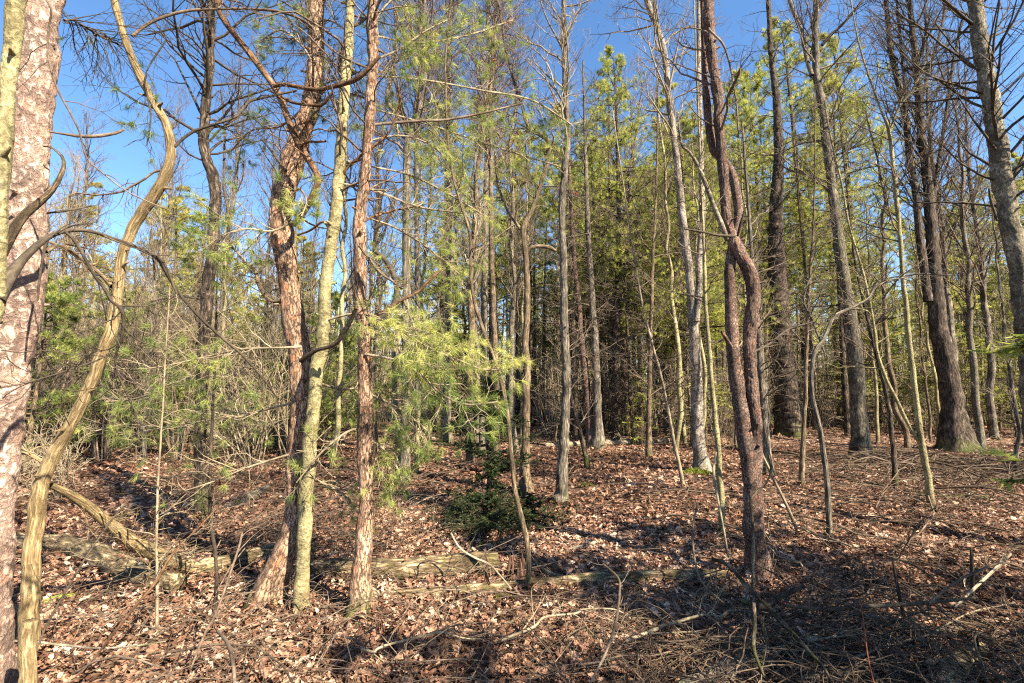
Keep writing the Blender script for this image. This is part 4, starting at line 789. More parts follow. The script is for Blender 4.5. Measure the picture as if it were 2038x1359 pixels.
log_thing('fallen_log', 'short dark pole lying left of the slim dark sapling', 'log', [(1725, 958, 7), (1780, 975, 8), (1835, 985, 8)], M['dark_pine'], amp=0, sides=10)
log_thing('fallen_log', 'shaded grey log far left behind the leaning red-brown pine', 'log', [(455, 1015, 16), (490, 998, 20), (530, 980, 18)], M['grey'], amp=0, sides=14)
log_thing('fallen_log', 'mossy yellow-green log piece at the lower left', 'log', [(80, 1208, 12), (118, 1196, 16), (165, 1188, 10)], M['moss'], amp=.003)
log_thing('fallen_branch', 'dark crooked branch lying below the crooked armed sapling', 'branch', [(1644, 1086, 9), (1672, 1110, 11), (1700, 1140, 10), (1712, 1160, 8)], M['dark_pine'], amp=.002, tw=dict(n=6, L=.3))
log_thing('fallen_branch', 'pale fallen branch on the leaves behind the thin forked log', 'branch', [(1112, 1102, 9), (1160, 1092, 10), (1200, 1080, 9), (1235, 1072, 7)], M['log_pale'], amp=.002)
log_thing('fallen_branch', 'thin straight dark branch lying right of the small spruce', 'branch', [(1095, 1070, 5), (1200, 1066, 6), (1300, 1060, 5), (1400, 1060, 4)], M['twig_dark'], amp=0)
log_thing('fallen_branch', 'pale fallen stick in front of the thin forked log, lower centre', 'branch', [(895, 1216, 6), (925, 1200, 8), (960, 1182, 7)], M['log_pale'], amp=0)

# rotten stump with splintered top
b = ground_at(1028, 1152); root = empty('rotten_stump', b); tag(root, 'splintered reddish rotten stump beside the wavy sapling', 'stump')
rng = np.random.default_rng(4); g = Geo()
n = 30; a = rng.random(n) * 6.283; rr = .066 * np.sqrt(rng.random(n) * .9 + .1); hh = .10 + .14 * rng.random(n) ** 2
hh[:3] = [.27, .24, .21]
Pp = np.stack([np.stack([b[0] + np.cos(a) * rr * (1.25 - .3 * t), b[1] + np.sin(a) * rr * (1.25 - .3 * t), b[2] - .03 + hh * t], -1) for t in np.linspace(0, 1, 6)], 1)
g.tubes(Pp, (.022 * rng.uniform(.7, 1.2, n))[:, None] * np.array([1.2, 1.1, 1, .85, .55, .08])[None], 7, rng=rng, lump=.5, seed=3)
g.build('stump_wood', M['rotten'], root, b)

# strings and loose sticks around the camera side
def stick(name, label, cat, path, Y0, Y1, mat, tw=None, group=None):
    P, R = path3(path, Y0, Y1, step=.02); base = np.array([P[:, 0].mean(), P[:, 1].mean(), float(gh(P[:, 0].mean(), P[:, 1].mean()))])
    root = empty(name, base); tag(root, label, cat, group); rng = np.random.default_rng(len(label) * 7)
    g = Geo(); g.tubes(P, R, 8, lump=.2, rng=rng, cap=True); g.build('stem', mat, root, base)
    if tw:
        P1, R1 = P[np.linspace(0, len(P) - 1, 20).astype(int)][None], R[np.linspace(0, len(P) - 1, 20).astype(int)][None]
        g = Geo(); a, ra = sprout(P1, R1, tw['n'], .15, 1, .8, tw['L'], 7, tw.get('up', .0), .12, .6, .0013, .3, rng); g.tubes(a, ra, 4, rng=rng)
        b, rb = sprout(a, ra, 3, .2, 1, .7, plen(a) * .5, 5, 0, .14, .7, .001, .3, rng); g.tubes(b, rb, 3, rng=rng)
        g.build('twig_spray', mat, root, base)
    return root
stick('hanging_branch', 'long thin dark branch dangling in front of the pinkish pine against blue sky', 'branch', [(60, -80, 7), (88, -10, 6), (102, 20, 5), (98, 50, 5), (95, 100, 5), (103, 145, 5), (118, 185, 5), (140, 225, 5), (158, 262, 5), (172, 312, 4), (205, 345, 4), (260, 385, 3), (340, 420, 3)], 1.7, 1.95, M['twig'], dict(n=9, L=.28, up=-.05))
stick('fallen_branch', 'thin pale grey stem crossing behind the broken stump at the bottom left', 'branch', [(-40, 1270, 5), (0, 1274, 6), (60, 1277, 6), (130, 1284, 6), (200, 1290, 5), (280, 1284, 4), (330, 1276, 3)], 2.4, 2.7, M['birch'])
stick('fallen_branch', 'dark diagonal stick rising from lower left toward the weathered log', 'branch', [(165, 1340, 5), (220, 1268, 6), (270, 1205, 7), (310, 1158, 7), (345, 1100, 5), (400, 1045, 4), (455, 985, 3)], 2.5, 3.1, M['limb_red'], dict(n=7, L=.25))
stick('fallen_branch', 'dark steep stick left of the diagonal one, by the broken stump', 'branch', [(70, 1300, 4), (95, 1240, 5), (135, 1170, 5), (170, 1110, 4), (215, 1045, 4), (250, 1000, 3)], 2.4, 2.9, M['twig_dark'], dict(n=8, L=.25))
stick('fallen_branch', 'grey curved branch standing up from the leaves below the leaning pine', 'branch', [(380, 1330, 4), (408, 1260, 5), (430, 1220, 5), (455, 1150, 5), (475, 1090, 5), (482, 1060, 4)], 2.5, 3.0, M['twig'], dict(n=6, L=.3))
stick('fallen_branch', 'dark bent branch at the bottom edge below the thin dark sapling', 'branch', [(432, 1255, 6), (450, 1275, 8), (462, 1310, 8), (468, 1370, 7)], 2.55, 2.1, M['twig'], dict(n=4, L=.15))
stick('fallen_branch', 'pale crooked twig arching over the mossy log by the rotten stump', 'branch', [(898, 1062, 3), (915, 1090, 4), (945, 1110, 4), (972, 1122, 4), (995, 1145, 3), (1018, 1172, 3)], 3.5, 3.3, M['log_pale'], dict(n=4, L=.12))
stick('fallen_branch', 'small knobbly upright branch left of the rotten stump', 'branch', [(966, 1104, 3), (972, 1120, 5), (967, 1140, 5), (974, 1164, 5)], 3.45, 3.4, M['limb_red'])
stick('bare_shoot', 'curved pale shoot growing from the bottom edge below the thin forked log', 'shoot', [(1175, 1359, 4), (1205, 1300, 5), (1225, 1240, 5), (1233, 1180, 5), (1230, 1150, 4), (1200, 1122, 4)], 2.4, 2.9, M['twig'], dict(n=4, L=.2))
stick('bare_shoot', 'arching pale shoot between the birch and thin forked log', 'shoot', [(1388, 1000, 3), (1378, 1060, 4), (1386, 1130, 4), (1402, 1165, 4), (1440, 1200, 4)], 3.7, 3.0, M['twig'], dict(n=5, L=.2))
stick('bare_shoot', 'knobbly white forked shoot left of the twin reddish pine', 'shoot', [(1425, 900, 4), (1420, 940, 5), (1428, 990, 5), (1438, 1040, 4), (1450, 1110, 4)], 3.9, 3.5, M['twig_pale'], dict(n=5, L=.15))
stick('fallen_branch', 'long dark diagonal branch sloping down to the right below the twin reddish pine', 'branch', [(1418, 1112, 7), (1450, 1125, 8), (1485, 1165, 9), (1520, 1200, 9), (1560, 1240, 8), (1600, 1285, 8), (1640, 1330, 7), (1660, 1370, 6)], 3.3, 2.2, M['dark_pine'], dict(n=7, L=.3))
stick('fallen_branch', 'dark mossy branch lying horizontally below the long diagonal branch', 'branch', [(1476, 1196, 9), (1520, 1206, 12), (1556, 1186, 11), (1600, 1166, 9)], 3.0, 3.2, M['dark_pine'])
stick('fallen_branch', 'dark horizontal branch across the brush pile at the lower right', 'branch', [(1560, 1205, 7), (1640, 1212, 9), (1740, 1206, 10), (1840, 1200, 9), (1940, 1190, 7)], 2.9, 2.9, M['twig_dark'], dict(n=12, L=.4))
stick('dead_stake', 'short dark upright broken stake in the brush at the right', 'stake', [(1932, 1088, 4), (1934, 1120, 8), (1936, 1160, 9), (1935, 1195, 8)], 3.3, 3.3, M['twig_dark'])
stick('dead_stake', 'dark upright forked stake in the brush left of the short broken one', 'stake', [(1777, 1118, 4), (1783, 1150, 6), (1790, 1185, 7), (1797, 1225, 6)], 3.1, 3.1, M['twig_dark'], dict(n=3, L=.2))
stick('dead_stake', 'mossy upright stake at the bottom below the twin reddish pine', 'stake', [(1500, 1200, 7), (1502, 1240, 8), (1500, 1290, 8), (1520, 1345, 5)], 2.6, 2.4, M['dark_pine'])
stick('dead_stake', 'black short upright stick right of the mossy stake', 'stake', [(1518, 1228, 4), (1520, 1255, 5), (1528, 1285, 5)], 2.7, 2.7, M['twig_dark'])
stick('fallen_branch', 'pale branch rising to the upper right through the brush pile', 'branch', [(1900, 1210, 6), (1945, 1165, 7), (1985, 1128, 8), (2010, 1102, 9)], 3.0, 3.2, M['log_pale'], dict(n=5, L=.3))
stick('fallen_branch', 'dark curved branch below the pale rising branch', 'branch', [(1850, 1200, 5), (1900, 1160, 6), (1950, 1135, 6), (2000, 1120, 5), (2060, 1140, 5)], 2.8, 3.0, M['twig'], dict(n=6, L=.3))
stick('bare_shoot', 'thin reddish shoot slanting at the bottom right corner', 'shoot', [(1712, 1190, 2.5), (1720, 1250, 3), (1728, 1310, 3), (1742, 1370, 3)], 2.6, 2.1, M['withered'])
stick('bare_shoot', 'long thin dark stem slanting from the young side-stemmed tree to lower left', 'shoot', [(1870, 1000, 3), (1830, 1042, 3), (1800, 1090, 3), (1785, 1120, 4)], 3.8, 3.3, M['limb_red'], dict(n=6, L=.3))
rng = np.random.default_rng(77)
WORDS = ['bottom right corner', 'brush pile', 'right edge', 'lower right leaves']
spots = [(1650, 1240, 1980, 1330), (1700, 1330, 2038, 1220), (1560, 1330, 1760, 1250), (1780, 1260, 2060, 1300), (1440, 1280, 1620, 1359), (1250, 1290, 1500, 1240), (1980, 1010, 1760, 930), (1800, 940, 2050, 1040), (1740, 900, 1900, 1010), (1900, 930, 2060, 900),
         (1000, 1300, 1260, 1240), (700, 1330, 960, 1290), (1150, 1350, 1420, 1300), (1600, 1150, 1480, 1090), (1700, 1100, 1560, 1050)]
LB = ['long stick crossing the brush pile under the pale rising branch', 'stick slanting up to the right edge in the brush', 'stick in front of the pale sunlit log', 'stick lying at the right edge of the brush pile',
      'curved stick over the grey birch log', 'thin stick behind the grey birch log', 'long slender branch lying left of the maple roots', 'long slender branch sloping right below the maple roots', 'thin branch leaning from the maple foot', 'slender branch behind the maple roots at the right edge',
      'long pale curved twig in the bottom centre', 'pale curved twig lying at the bottom left of centre', 'pale twig at the bottom edge right of centre', 'springy thin twig right of the twin pine foot', 'thin twig lying on sunlit leaves beside the crooked sapling']
for i, ((x0, y0, x1, y1), lb) in enumerate(zip(spots, LB)):
    A = ground_at(x0, y0); B = ground_at(x1, y1); t = np.linspace(0, 1, 7)[:, None]; P = A * (1 - t) + B * t
    P[:, 2] = gh(P[:, 0], P[:, 1]) + .03 + .10 * np.sin(t[:, 0] * 3.14) * rng.random() + .03; P[:, :2] += rng.normal(size=(7, 2)) * .03
    r = (.006 + .006 * rng.random()) * (1 if A[1] < 5 else 1.6); q = catmull(np.hstack([P, np.linspace(r, r * .4, 7)[:, None]]), 40)
    root = empty('fallen_branch', A); tag(root, lb, 'branch'); g = Geo(); g.tubes(q[:, :3], q[:, 3], 8, lump=.2, rng=rng, cap=True); g.build('stem', M['twig_pale' if i % 3 else 'twig'], root, A)
    a, ra = sprout(q[None, ::4, :3], q[None, ::4, 3], 8, .1, 1, .7, .4, 7, .0, .1, .6, .0014, .3, rng); g = Geo(); g.tubes(a, ra, 4, rng=rng)
    b_, rb = sprout(a, ra, 3, .2, 1, .7, plen(a) * .5, 5, 0, .12, .7, .0011, .3, rng); g.tubes(b_, rb, 3, rng=rng); g.build('twig_spray', M['twig_pale' if i % 3 else 'twig'], root, A)

# leaves drifted against logs and around the feet of the near trunks
DR = []
rng = np.random.default_rng(61)
for P, R in LOGS:
    for side in (-1, 1):
        m = int(120 * np.linalg.norm(P[-1] - P[0])); i = rng.integers(0, len(P) - 1, m); T = unit(P[i + 1] - P[i]); N2 = np.stack([-T[:, 1], T[:, 0], T[:, 2] * 0], -1)
        clump = vnoise(np.stack([P[i, 0] * 2.2, P[i, 1] * 2.2, i * 0 + side + 9.], -1), 8); keep = rng.random(m) < clump * 1.3
        d = rng.random(m) ** 1.2; q = P[i] + N2 * (side * (R[i] * .75 + d * (R[i] * 1.1 + .05)))[:, None]; g0 = gh(q[:, 0], q[:, 1]); q[:, 2] = g0 + (1 - d) * R[i] * .75 * clump * 1.3
        DR.append(q[keep])
    m = int(9 * np.linalg.norm(P[-1] - P[0])); i = rng.integers(0, len(P) - 1, m); q = P[i].copy(); q[:, :2] += rng.normal(size=(m, 2)) * (R[i] * .3)[:, None]; q[:, 2] += R[i] * 1.0; DR.append(q)
for (bx_, by_, br_) in FEET:
    m = 190; a = rng.random(m) * 6.283; d = rng.random(m) ** .8 * .22; x = bx_ + np.cos(a) * (br_ * 1.15 + d); y = by_ + np.sin(a) * (br_ * 1.15 + d)
    DR.append(np.stack([x, y, gh(x, y) + .07 * np.exp(-d / .07) * rng.random(m)], -1))
g = Geo(); litter(0, 0, 0, .064, 7, g, at=np.concatenate(DR), tilt=.6)
tag(g.build('leaf_drift', M['litter'], smooth=False), kind='stuff')
# moss cushions
for (px, py, w, lb) in [(1004, 1192, .075, 'round green moss cushion on the leaves below the rotten stump'), (404, 1030, .13, 'yellow-green moss around the foot of the straight dark tree'), (1858, 1018, .10, 'yellow moss at the foot of the young side-stemmed tree'), (1390, 945, .26, 'dark green moss around the birch foot'), (1116, 1002, .12, 'green moss at the foot of the straight grey trunk'), (1165, 968, .14, 'mossy patch on leaves right of the straight grey trunk')]:
    c = ground_at(px, py); rng = np.random.default_rng(int(px)); n = 900
    d = unit(rng.normal(size=(n, 3)) * np.array([1, 1, .6])); d[:, 2] = np.abs(d[:, 2]); P = c + d * np.array([w, w * .8, w * .35]) * rng.uniform(.6, 1, (n, 1)) * (1 + .4 * (vnoise(d * 2 + px) - .5))[:, None]
    g = Geo(); g.tufts(P, d + np.array([0, 0, .5]), 5, w * .16, w * .05, .6, 0, rng); tag(g.build('moss_cushion', M['moss'], None), lb, 'moss')
    o = bpy.data.objects[-1] if False else None

# ------------------------------------------------------------------ small dark spruce (shaded) by the centre
def spruce(label, base, H, Rr, z0, nb, seed, needle='spruce', nl=.02, nw=.004, dens=26):
    rng = np.random.default_rng(seed); root = empty('spruce_tree', base); tag(root, label, 'tree')
    t = np.linspace(0, 1, 8); P = np.stack([base[0] + .02 * np.sin(t * 4), base[1] + t * 0, base[2] + H * t], -1); R = .018 * (1 - t * .85)
    g = Geo(); g.tubes(P, R, 10, rng=rng); g.build('trunk', M['dark_pine'], root, base)
    u = rng.random(nb); h = z0 + (H - z0) * u; a = rng.random(nb) * 6.283; L = Rr * (1 - u) ** .7 * rng.uniform(.45, 1.2, nb) * (1 + .35 * np.sin(2 * a + seed)) + .08; K = 8
    dirn = np.stack([np.cos(a), np.sin(a), a * 0 - .12], -1); pos = np.stack([base[0] + a * 0, base[1] + a * 0, base[2] + h], -1); pts = [pos]
    for k in range(K - 1):
        dirn = unit(dirn + np.array([0, 0, .06]) + rng.normal(size=(nb, 3)) * .06); pos = pos + dirn * (L / (K - 1))[:, None]; pts.append(pos)
    B = np.stack(pts, 1); RB = .006 * np.linspace(1, .3, K)[None].repeat(nb, 0)
    g = Geo(); g.tubes(B, RB, 4, rng=rng)
    s1, r1 = sprout(B, RB, 12, .15, 1, .85, L * .42, 5, -.02, .08, .6, .0012, .5, rng, az=None); s1[..., 2] = s1[..., 2] * .5 + s1[:, :1, 2] * .5; g.tubes(s1, r1, 3, rng=rng)
    g.build('crown', M['twig_dark'], root, base)
    g = Geo(); g.needles(s1, dens, nl, nw, .5, rng); g.needles(B, dens * 2, nl, nw, .5, rng); g.build('needles', M[needle], root, base)
    return root
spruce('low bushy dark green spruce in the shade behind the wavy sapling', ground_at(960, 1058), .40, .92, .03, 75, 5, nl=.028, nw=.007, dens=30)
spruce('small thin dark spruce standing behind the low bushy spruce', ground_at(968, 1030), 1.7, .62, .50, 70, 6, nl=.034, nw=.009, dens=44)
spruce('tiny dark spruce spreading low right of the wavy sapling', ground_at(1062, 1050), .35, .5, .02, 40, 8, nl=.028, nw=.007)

# ------------------------------------------------------------------ prototypes for the background stand
def finish(root, geos):
    for nm, g, mt in geos:
        if g.n: g.build(nm, mt, root)

def proto_pine(seed, H, z0, r0, L0, nb, needle, name='pine_tree', barkm='dark_pine', dead=26, nlen=.16, nwid=.011, up=.05, tn=17, deadL=1.1, m2=10, m3=3):
    rng = np.random.default_rng(seed); root = empty(name, (0, 0, 0))
    t = np.linspace(0, 1, 26); wob = rng.normal(size=(2, 4)) * .12
    P = np.stack([wob[0, 0] * np.sin(t * 3 + wob[0, 1] * 9) * t, wob[1, 0] * np.sin(t * 3.5 + wob[1, 1] * 9) * t, -.1 + (H + .1) * t], -1); R = r0 * (1 - t) ** .75 + .006
    g = Geo(); g.tubes(P, R, 12, rng=rng, flare=.3, lump=.1, seed=seed)
    def whorl(n, a0, a1, Lf, upv, K=8, el=.0):
        u = np.sort(a0 + (a1 - a0) * rng.random(n)); q = u * 25; i = np.minimum(q.astype(int), 24); f = (q - i)[:, None]; pos = P[i] * (1 - f) + P[i + 1] * f
        a = rng.random(n) * 6.283; d = np.stack([np.cos(a), np.sin(a), a * 0 + el + .5 * np.maximum(u - .7, 0)], -1); L = Lf(u) * rng.uniform(.6, 1.15, n); out = [pos]; bend = rng.normal(size=(n, 3)) * .06
        for k in range(K - 1):
            d = unit(d + bend + rng.normal(size=(n, 3)) * .07 + np.array([0, 0, upv])); pos = pos + d * (L / (K - 1))[:, None]; out.append(pos)
        B = np.stack(out, 1); rb = (.010 + .010 * L)[:, None] * np.linspace(1, .25, K)[None]
        return B, rb, L
    gd = Geo()
    if dead:
        B, rb, L = whorl(dead, .03, z0 / H + .05, lambda u: deadL + 0 * u, -.01, 7); rb = rb * .6; gd.tubes(B, rb, 4, rng=rng)
        s, rs = sprout(B, rb, 8, .2, 1, .8, L * .45, 5, 0, .1, .6, .0035, .4, rng); gd.tubes(s, rs, 3, rng=rng)
    B, rb, L = whorl(nb, z0 / H, .99, lambda u: L0 * (1 - (u - z0 / H) / (1 - z0 / H)) ** .65 + .25, up)
    g.tubes(B, rb, 4, rng=rng)
    s, rs = sprout(B, rb, m2, .2, 1, .8, L * .42, 5, up, .12, .55, .003, .45, rng); g.tubes(s, rs, 3, rng=rng)
    s2, _ = sprout(s, rs, m3, .3, 1, .8, plen(s) * .5, 3, up, .1, .6, .003, .3, rng)
    gn = Geo()
    for q in (s, s2):
        gn.tufts(q[:, -1], unit(q[:, -1] - q[:, -2] + np.array([0, 0, .1])), tn, nlen, nwid, .65, 0, rng)
        if q is s: gn.tufts(q[:, 2], unit(q[:, 3] - q[:, 2] + np.array([0, 0, .1])), tn // 2, nlen, nwid, .7, 0, rng)
    finish(root, [('trunk', g, M[barkm]), ('lower_crown', gd, M['twig_pale']), ('crown', gn, M[needle])])
    return root

def proto_hemlock(seed, H, Rr, nb, needle='needle_bg', name='hemlock_tree'):
    rng = np.random.default_rng(seed); root = empty(name, (0, 0, 0)); t = np.linspace(0, 1, 14)
    P = np.stack([.08 * np.sin(t * 3 + seed), .08 * np.sin(t * 2.5 + 1), -.1 + (H + .1) * t], -1); R = .045 * H / 5 * (1 - t) ** .8 + .005
    g = Geo(); g.tubes(P, R, 9, rng=rng, flare=.2)
    u = .08 + .9 * rng.random(nb); L = Rr * (1.02 - u) ** .6 * rng.uniform(.6, 1.15, nb); a = rng.random(nb) * 6.283; K = 8
    pos = np.stack([np.interp(u, t, P[:, 0]), np.interp(u, t, P[:, 1]), H * u], -1); d = np.stack([np.cos(a), np.sin(a), a * 0 + .18], -1); out = [pos]
    for k in range(K - 1):
        d = unit(d + np.array([0, 0, -.05]) + rng.normal(size=(nb, 3)) * .07); pos = pos + d * (L / (K - 1))[:, None]; out.append(pos)
    B = np.stack(out, 1); rb = (.006 + .008 * L)[:, None] * np.linspace(1, .25, K)[None]; g.tubes(B, rb, 4, rng=rng)
    s, rs = sprout(B, rb, 11, .15, 1, .9, L * .38, 5, 0, .1, .5, .0025, .5, rng); s[..., 2] = s[..., 2] * .4 + s[:, :1, 2] * .6; g.tubes(s, rs, 3, rng=rng)
    gn = Geo(); gn.needles(s, 26, .08, .016, .4, rng); gn.tufts(s[:, -1], unit(s[:, -1] - s[:, -2]), 5, .09, .016, .5, 0, rng)
    finish(root, [('trunk', g, M['greybrown']), ('crown', gn, M[needle])]); return root

def proto_bare(seed, H, r0, L, n1, mat, twm, t0=.32, up=.12, ang=.7, crook=.25, name='bare_tree', wander=.1, n2=9, n3=4, rmin=.0045):
    rng = np.random.default_rng(seed); root = empty(name, (0, 0, 0)); n = 18; t = np.linspace(0, 1, n)
    w = np.cumsum(rng.normal(size=(n, 2)) * crook / n * H * .25, 0); w = w - w[0]
    P = np.stack([w[:, 0], w[:, 1], -.1 + (H + .1) * t], -1); R = r0 * (1 - t) ** .7 + .008
    q = catmull(np.hstack([P, R[:, None]]), 50); g = Geo(); g.tubes(q[:, :3], q[:, 3], 10, rng=rng, flare=.25, lump=.12, seed=seed); gt = Geo()
    a, ra = sprout(q[None, :, :3], q[None, :, 3], n1, t0, 1, ang, L, 9, up, wander, .5, rmin, .45, rng); gt.tubes(a, ra, 5, rng=rng)
    b, rb = sprout(a, ra, n2, .2, 1, ang, plen(a) * .45, 6, up, wander, .6, rmin * .8, .4, rng); gt.tubes(b, rb, 3, rng=rng)
    c, rc = sprout(b, rb, n3, .2, 1, ang, plen(b) * .5, 5, up, wander, .7, rmin * .65, .3, rng); gt.tubes(c, rc, 3, rng=rng)
    finish(root, [('trunk', g, M[mat]), ('crown', gt, M[twm])]); return root

def proto_shrub(seed, H, ns, mat, spread=.35):
    rng = np.random.default_rng(seed); root = empty('bare_shrub', (0, 0, 0)); K = 9
    a = rng.random(ns) * 6.283; pos = np.stack([np.cos(a) * .15 * rng.random(ns), np.sin(a) * .15 * rng.random(ns), a * 0 - .05], -1)
    d = unit(np.stack([np.cos(a) * spread * rng.random(ns) * 1.6, np.sin(a) * spread * rng.random(ns) * 1.6, a * 0 + 1], -1)); L = H * rng.uniform(.5, 1.1, ns); out = [pos]; bend = rng.normal(size=(ns, 3)) * .06
    for k in range(K - 1):
        d = unit(d + bend + rng.normal(size=(ns, 3)) * .07); pos = pos + d * (L / (K - 1))[:, None]; out.append(pos)
    B = np.stack(out, 1); rb = (.0035 + .0035 * L)[:, None] * np.linspace(1, .35, K)[None]; g = Geo(); g.tubes(B, rb, 5, rng=rng); gt = Geo()
    s, rs = sprout(B, rb, 8, .2, 1, .6, L * .4, 6, .03, .12, .6, .003, .4, rng); gt.tubes(s, rs, 3, rng=rng)
    s2, rs2 = sprout(s, rs, 4, .2, 1, .7, plen(s) * .5, 4, .02, .12, .7, .0024, .3, rng); gt.tubes(s2, rs2, 3, rng=rng)
    finish(root, [('stem_clump', g, M[mat]), ('twig_spray', gt, M[mat])]); return root

PR = {
 'pine': [proto_pine(101, 15, 6.5, .16, 2.3, 46, 'needle_bg'), proto_pine(102, 13, 4.5, .13, 2.0, 50, 'needle_bg'), proto_pine(103, 17, 8.0, .19, 2.5, 44, 'needle_bg'), proto_pine(104, 14, 5.5, .12, 1.8, 44, 'needle_bg', barkm='greybrown')],
 'pole': [proto_pine(111, 12, 8.2, .085, 1.1, 24, 'needle_bg', dead=46, barkm='pole_bark', deadL=.9), proto_pine(112, 13, 9.5, .10, 1.2, 24, 'needle_bg', dead=50, barkm='dark_pine', deadL=1.0), proto_pine(113, 11, 8.0, .07, 1.0, 20, 'needle_bg', dead=40, barkm='pole_bark', deadL=.8)],
 'yellow': [proto_pine(121, 9.0, 2.6, .08, 1.5, 40, 'needle_yel', dead=30, barkm='greybrown', nlen=.13, nwid=.010, m3=2), proto_pine(122, 8, 2.2, .07, 1.3, 38, 'needle_yel', dead=30, barkm='greybrown', nlen=.13, nwid=.010, m3=2)],
 'feather': [proto_pine(123, 13, 4.2, .14, 2.5, 66, 'needle_bg', dead=34, nlen=.16, nwid=.010, tn=18), proto_pine(124, 11, 3.4, .12, 2.2, 60, 'needle_bg', dead=30, nlen=.16, nwid=.010, tn=18), proto_pine(125, 15, 5.4, .16, 2.6, 66, 'needle_bg', dead=36, nlen=.16, nwid=.010, tn=18)],
 'hemlock': [proto_hemlock(131, 6, 1.7, 70), proto_hemlock(132, 4.5, 1.4, 56), proto_hemlock(133, 8, 2.0, 84)],
 'youngpine': [proto_pine(141, 4.5, .7, .045, 1.2, 44, 'needle', dead=0, barkm='greybrown', nlen=.11, nwid=.007, tn=20, name='young_pine'), proto_pine(142, 3.4, .5, .035, 1.0, 36, 'needle', dead=0, barkm='greybrown', nlen=.11, nwid=.007, tn=20, name='young_pine')],
 'bare': [proto_bare(151, 13, .10, 2.2, 50, 'grey', 'twig'), proto_bare(152, 15, .12, 2.4, 52, 'grey', 'twig'), proto_bare(153, 12, .09, 2.0, 48, 'greybrown', 'twig_pale', crook=.5), proto_bare(154, 14, .11, 2.4, 50, 'aspen', 'twig', crook=.35), proto_bare(155, 12, .08, 2.0, 36, 'greybrown', 'twig', crook=.45, wander=.16)],
 'slim': [proto_bare(161, 6.5, .035, 1.0, 22, 'greybrown', 'twig_pale', t0=.25, name='sapling', rmin=.003), proto_bare(162, 5.0, .028, .9, 20, 'grey', 'twig_pale', t0=.2, name='sapling', crook=.5, rmin=.003), proto_bare(163, 8, .045, 1.2, 24, 'olive', 'twig', t0=.3, name='sapling', crook=.4, rmin=.003), proto_bare(164, 4.0, .022, .8, 20, 'greybrown', 'twig_pale', t0=.15, name='sapling', crook=.6, rmin=.003)],
 'thicket': [proto_shrub(181, 4.2, 14, 'twig_pale', .3), proto_shrub(182, 3.4, 15, 'twig_pale', .4), proto_shrub(183, 5.0, 12, 'twig', .25)],
 'shrub': [proto_shrub(171, 1.9, 12, 'twig_pale'), proto_shrub(172, 1.4, 14, 'twig'), proto_shrub(173, 2.4, 12, 'twig_pale'), proto_shrub(174, 1.0, 12, 'twig_pale', .6)],
}
DESC = {'feather': ('feathery yellow-green white pine', 'tree', 'feathery white pines'), 'pine': ('dark green crowned pine', 'tree', 'tall pines in the background stand'), 'pole': ('pole-like pine with dead branches', 'tree', 'pole-like pines of the far stand'),
        'yellow': ('yellowish small pine', 'tree', 'yellowish pines on the left'), 'hemlock': ('light green hemlock with feathery boughs', 'tree', 'feathery hemlocks under the pines'),
        'youngpine': ('young bright green pine', 'tree', 'young pines in the undergrowth'), 'bare': ('leafless slender tree', 'tree', 'leafless trees in the stand'),
        'slim': ('thin leafless sapling', 'sapling', 'thin saplings in the undergrowth'), 'thicket': ('tall bare many-stemmed bush', 'bush', 'tall bare bushes of the thicket'), 'shrub': ('bare twiggy shrub', 'shrub', 'bare shrubs of the undergrowth')}
USED = set(); BG = []
heropos = [(h[2], h[3]) for h in HEROES]
def place(kind, px, Y, sc=1.0, rz=None, v=None, rng=RNG):
    X = (px - CX) / F_PX * Y
    i = int(rng.integers(len(PR[kind]))) if v is None else v
    proto = PR[kind][i]
    if (kind, i) not in USED: USED.add((kind, i)); o = proto
    else: o = copy_tree(proto)
    o.location = (X, Y, float(gh(X, Y))); o.rotation_euler = (float(rng.normal() * .015), float(rng.normal() * .015), float(rng.random() * 6.283) if rz is None else rz)
    s = sc * float(rng.uniform(.9, 1.1)); o.scale = (s, s, s); BG.append((kind, px, Y, o)); return o
def scatter(kind, n, x0, x1, y0, y1, s0=.85, s1=1.15, seed=0, mind=.7):
    rng = np.random.default_rng(seed); placed = []; k = 0; tries = 0
    while k < n and tries < n * 30:
        tries += 1; Y = math.sqrt(y0 ** 2 + (y1 ** 2 - y0 ** 2) * rng.random()); px = x0 + (x1 - x0) * rng.random(); X = (px - CX) / F_PX * Y
        if any((X - a) ** 2 + (Y - b) ** 2 < mind ** 2 for a, b in placed) or any((X - a) ** 2 + (Y - b) ** 2 < .5 for a, b in heropos): continue
        if kind in ('feather', 'hemlock', 'pine', 'youngpine', 'yellow') and any(h[3] > Y - 1.2 and abs(px - h[0]) < (150 if 'massive' in (h[1] or '') else 80) for h in HEROES if h[3] > 6): continue
        placed.append((X, Y)); place(kind, px, Y, s0 + (s1 - s0) * rng.random(), rng=rng); k += 1
# left: thicket of saplings and shrubs, yellowish pines behind
scatter('bare', 5, 120, 580, 12, 17, .7, .85, 90, 1.5)
scatter('bare', 5, 1750, 2200, 9.5, 14, .65, .8, 91, 1.5)
scatter('yellow', 20, -150, 620, 15, 26, .85, 1.2, 1, 1.5)
scatter('slim', 44, -80, 640, 8, 20, .8, 1.1, 2, .6)
scatter('shrub', 44, -120, 680, 6.5, 17, .8, 1.3, 3, .5)
scatter('feather', 9, 1180, 1640, 13.5, 21, .85, 1.1, 71, 2.2)
scatter('feather', 7, 860, 1220, 15, 21, .65, .85, 72, 1.8)
scatter('feather', 5, 1800, 2200, 15, 22, .6, .75, 73, 1.8)
scatter('thicket', 56, -150, 640, 9, 20, .8, 1.15, 33, .8)
scatter('thicket', 6, 640, 1400, 14, 24, .7, .9, 34, 1.2)
scatter('thicket', 12, 1400, 2200, 13, 24, .7, 1.0, 35, 1.2)
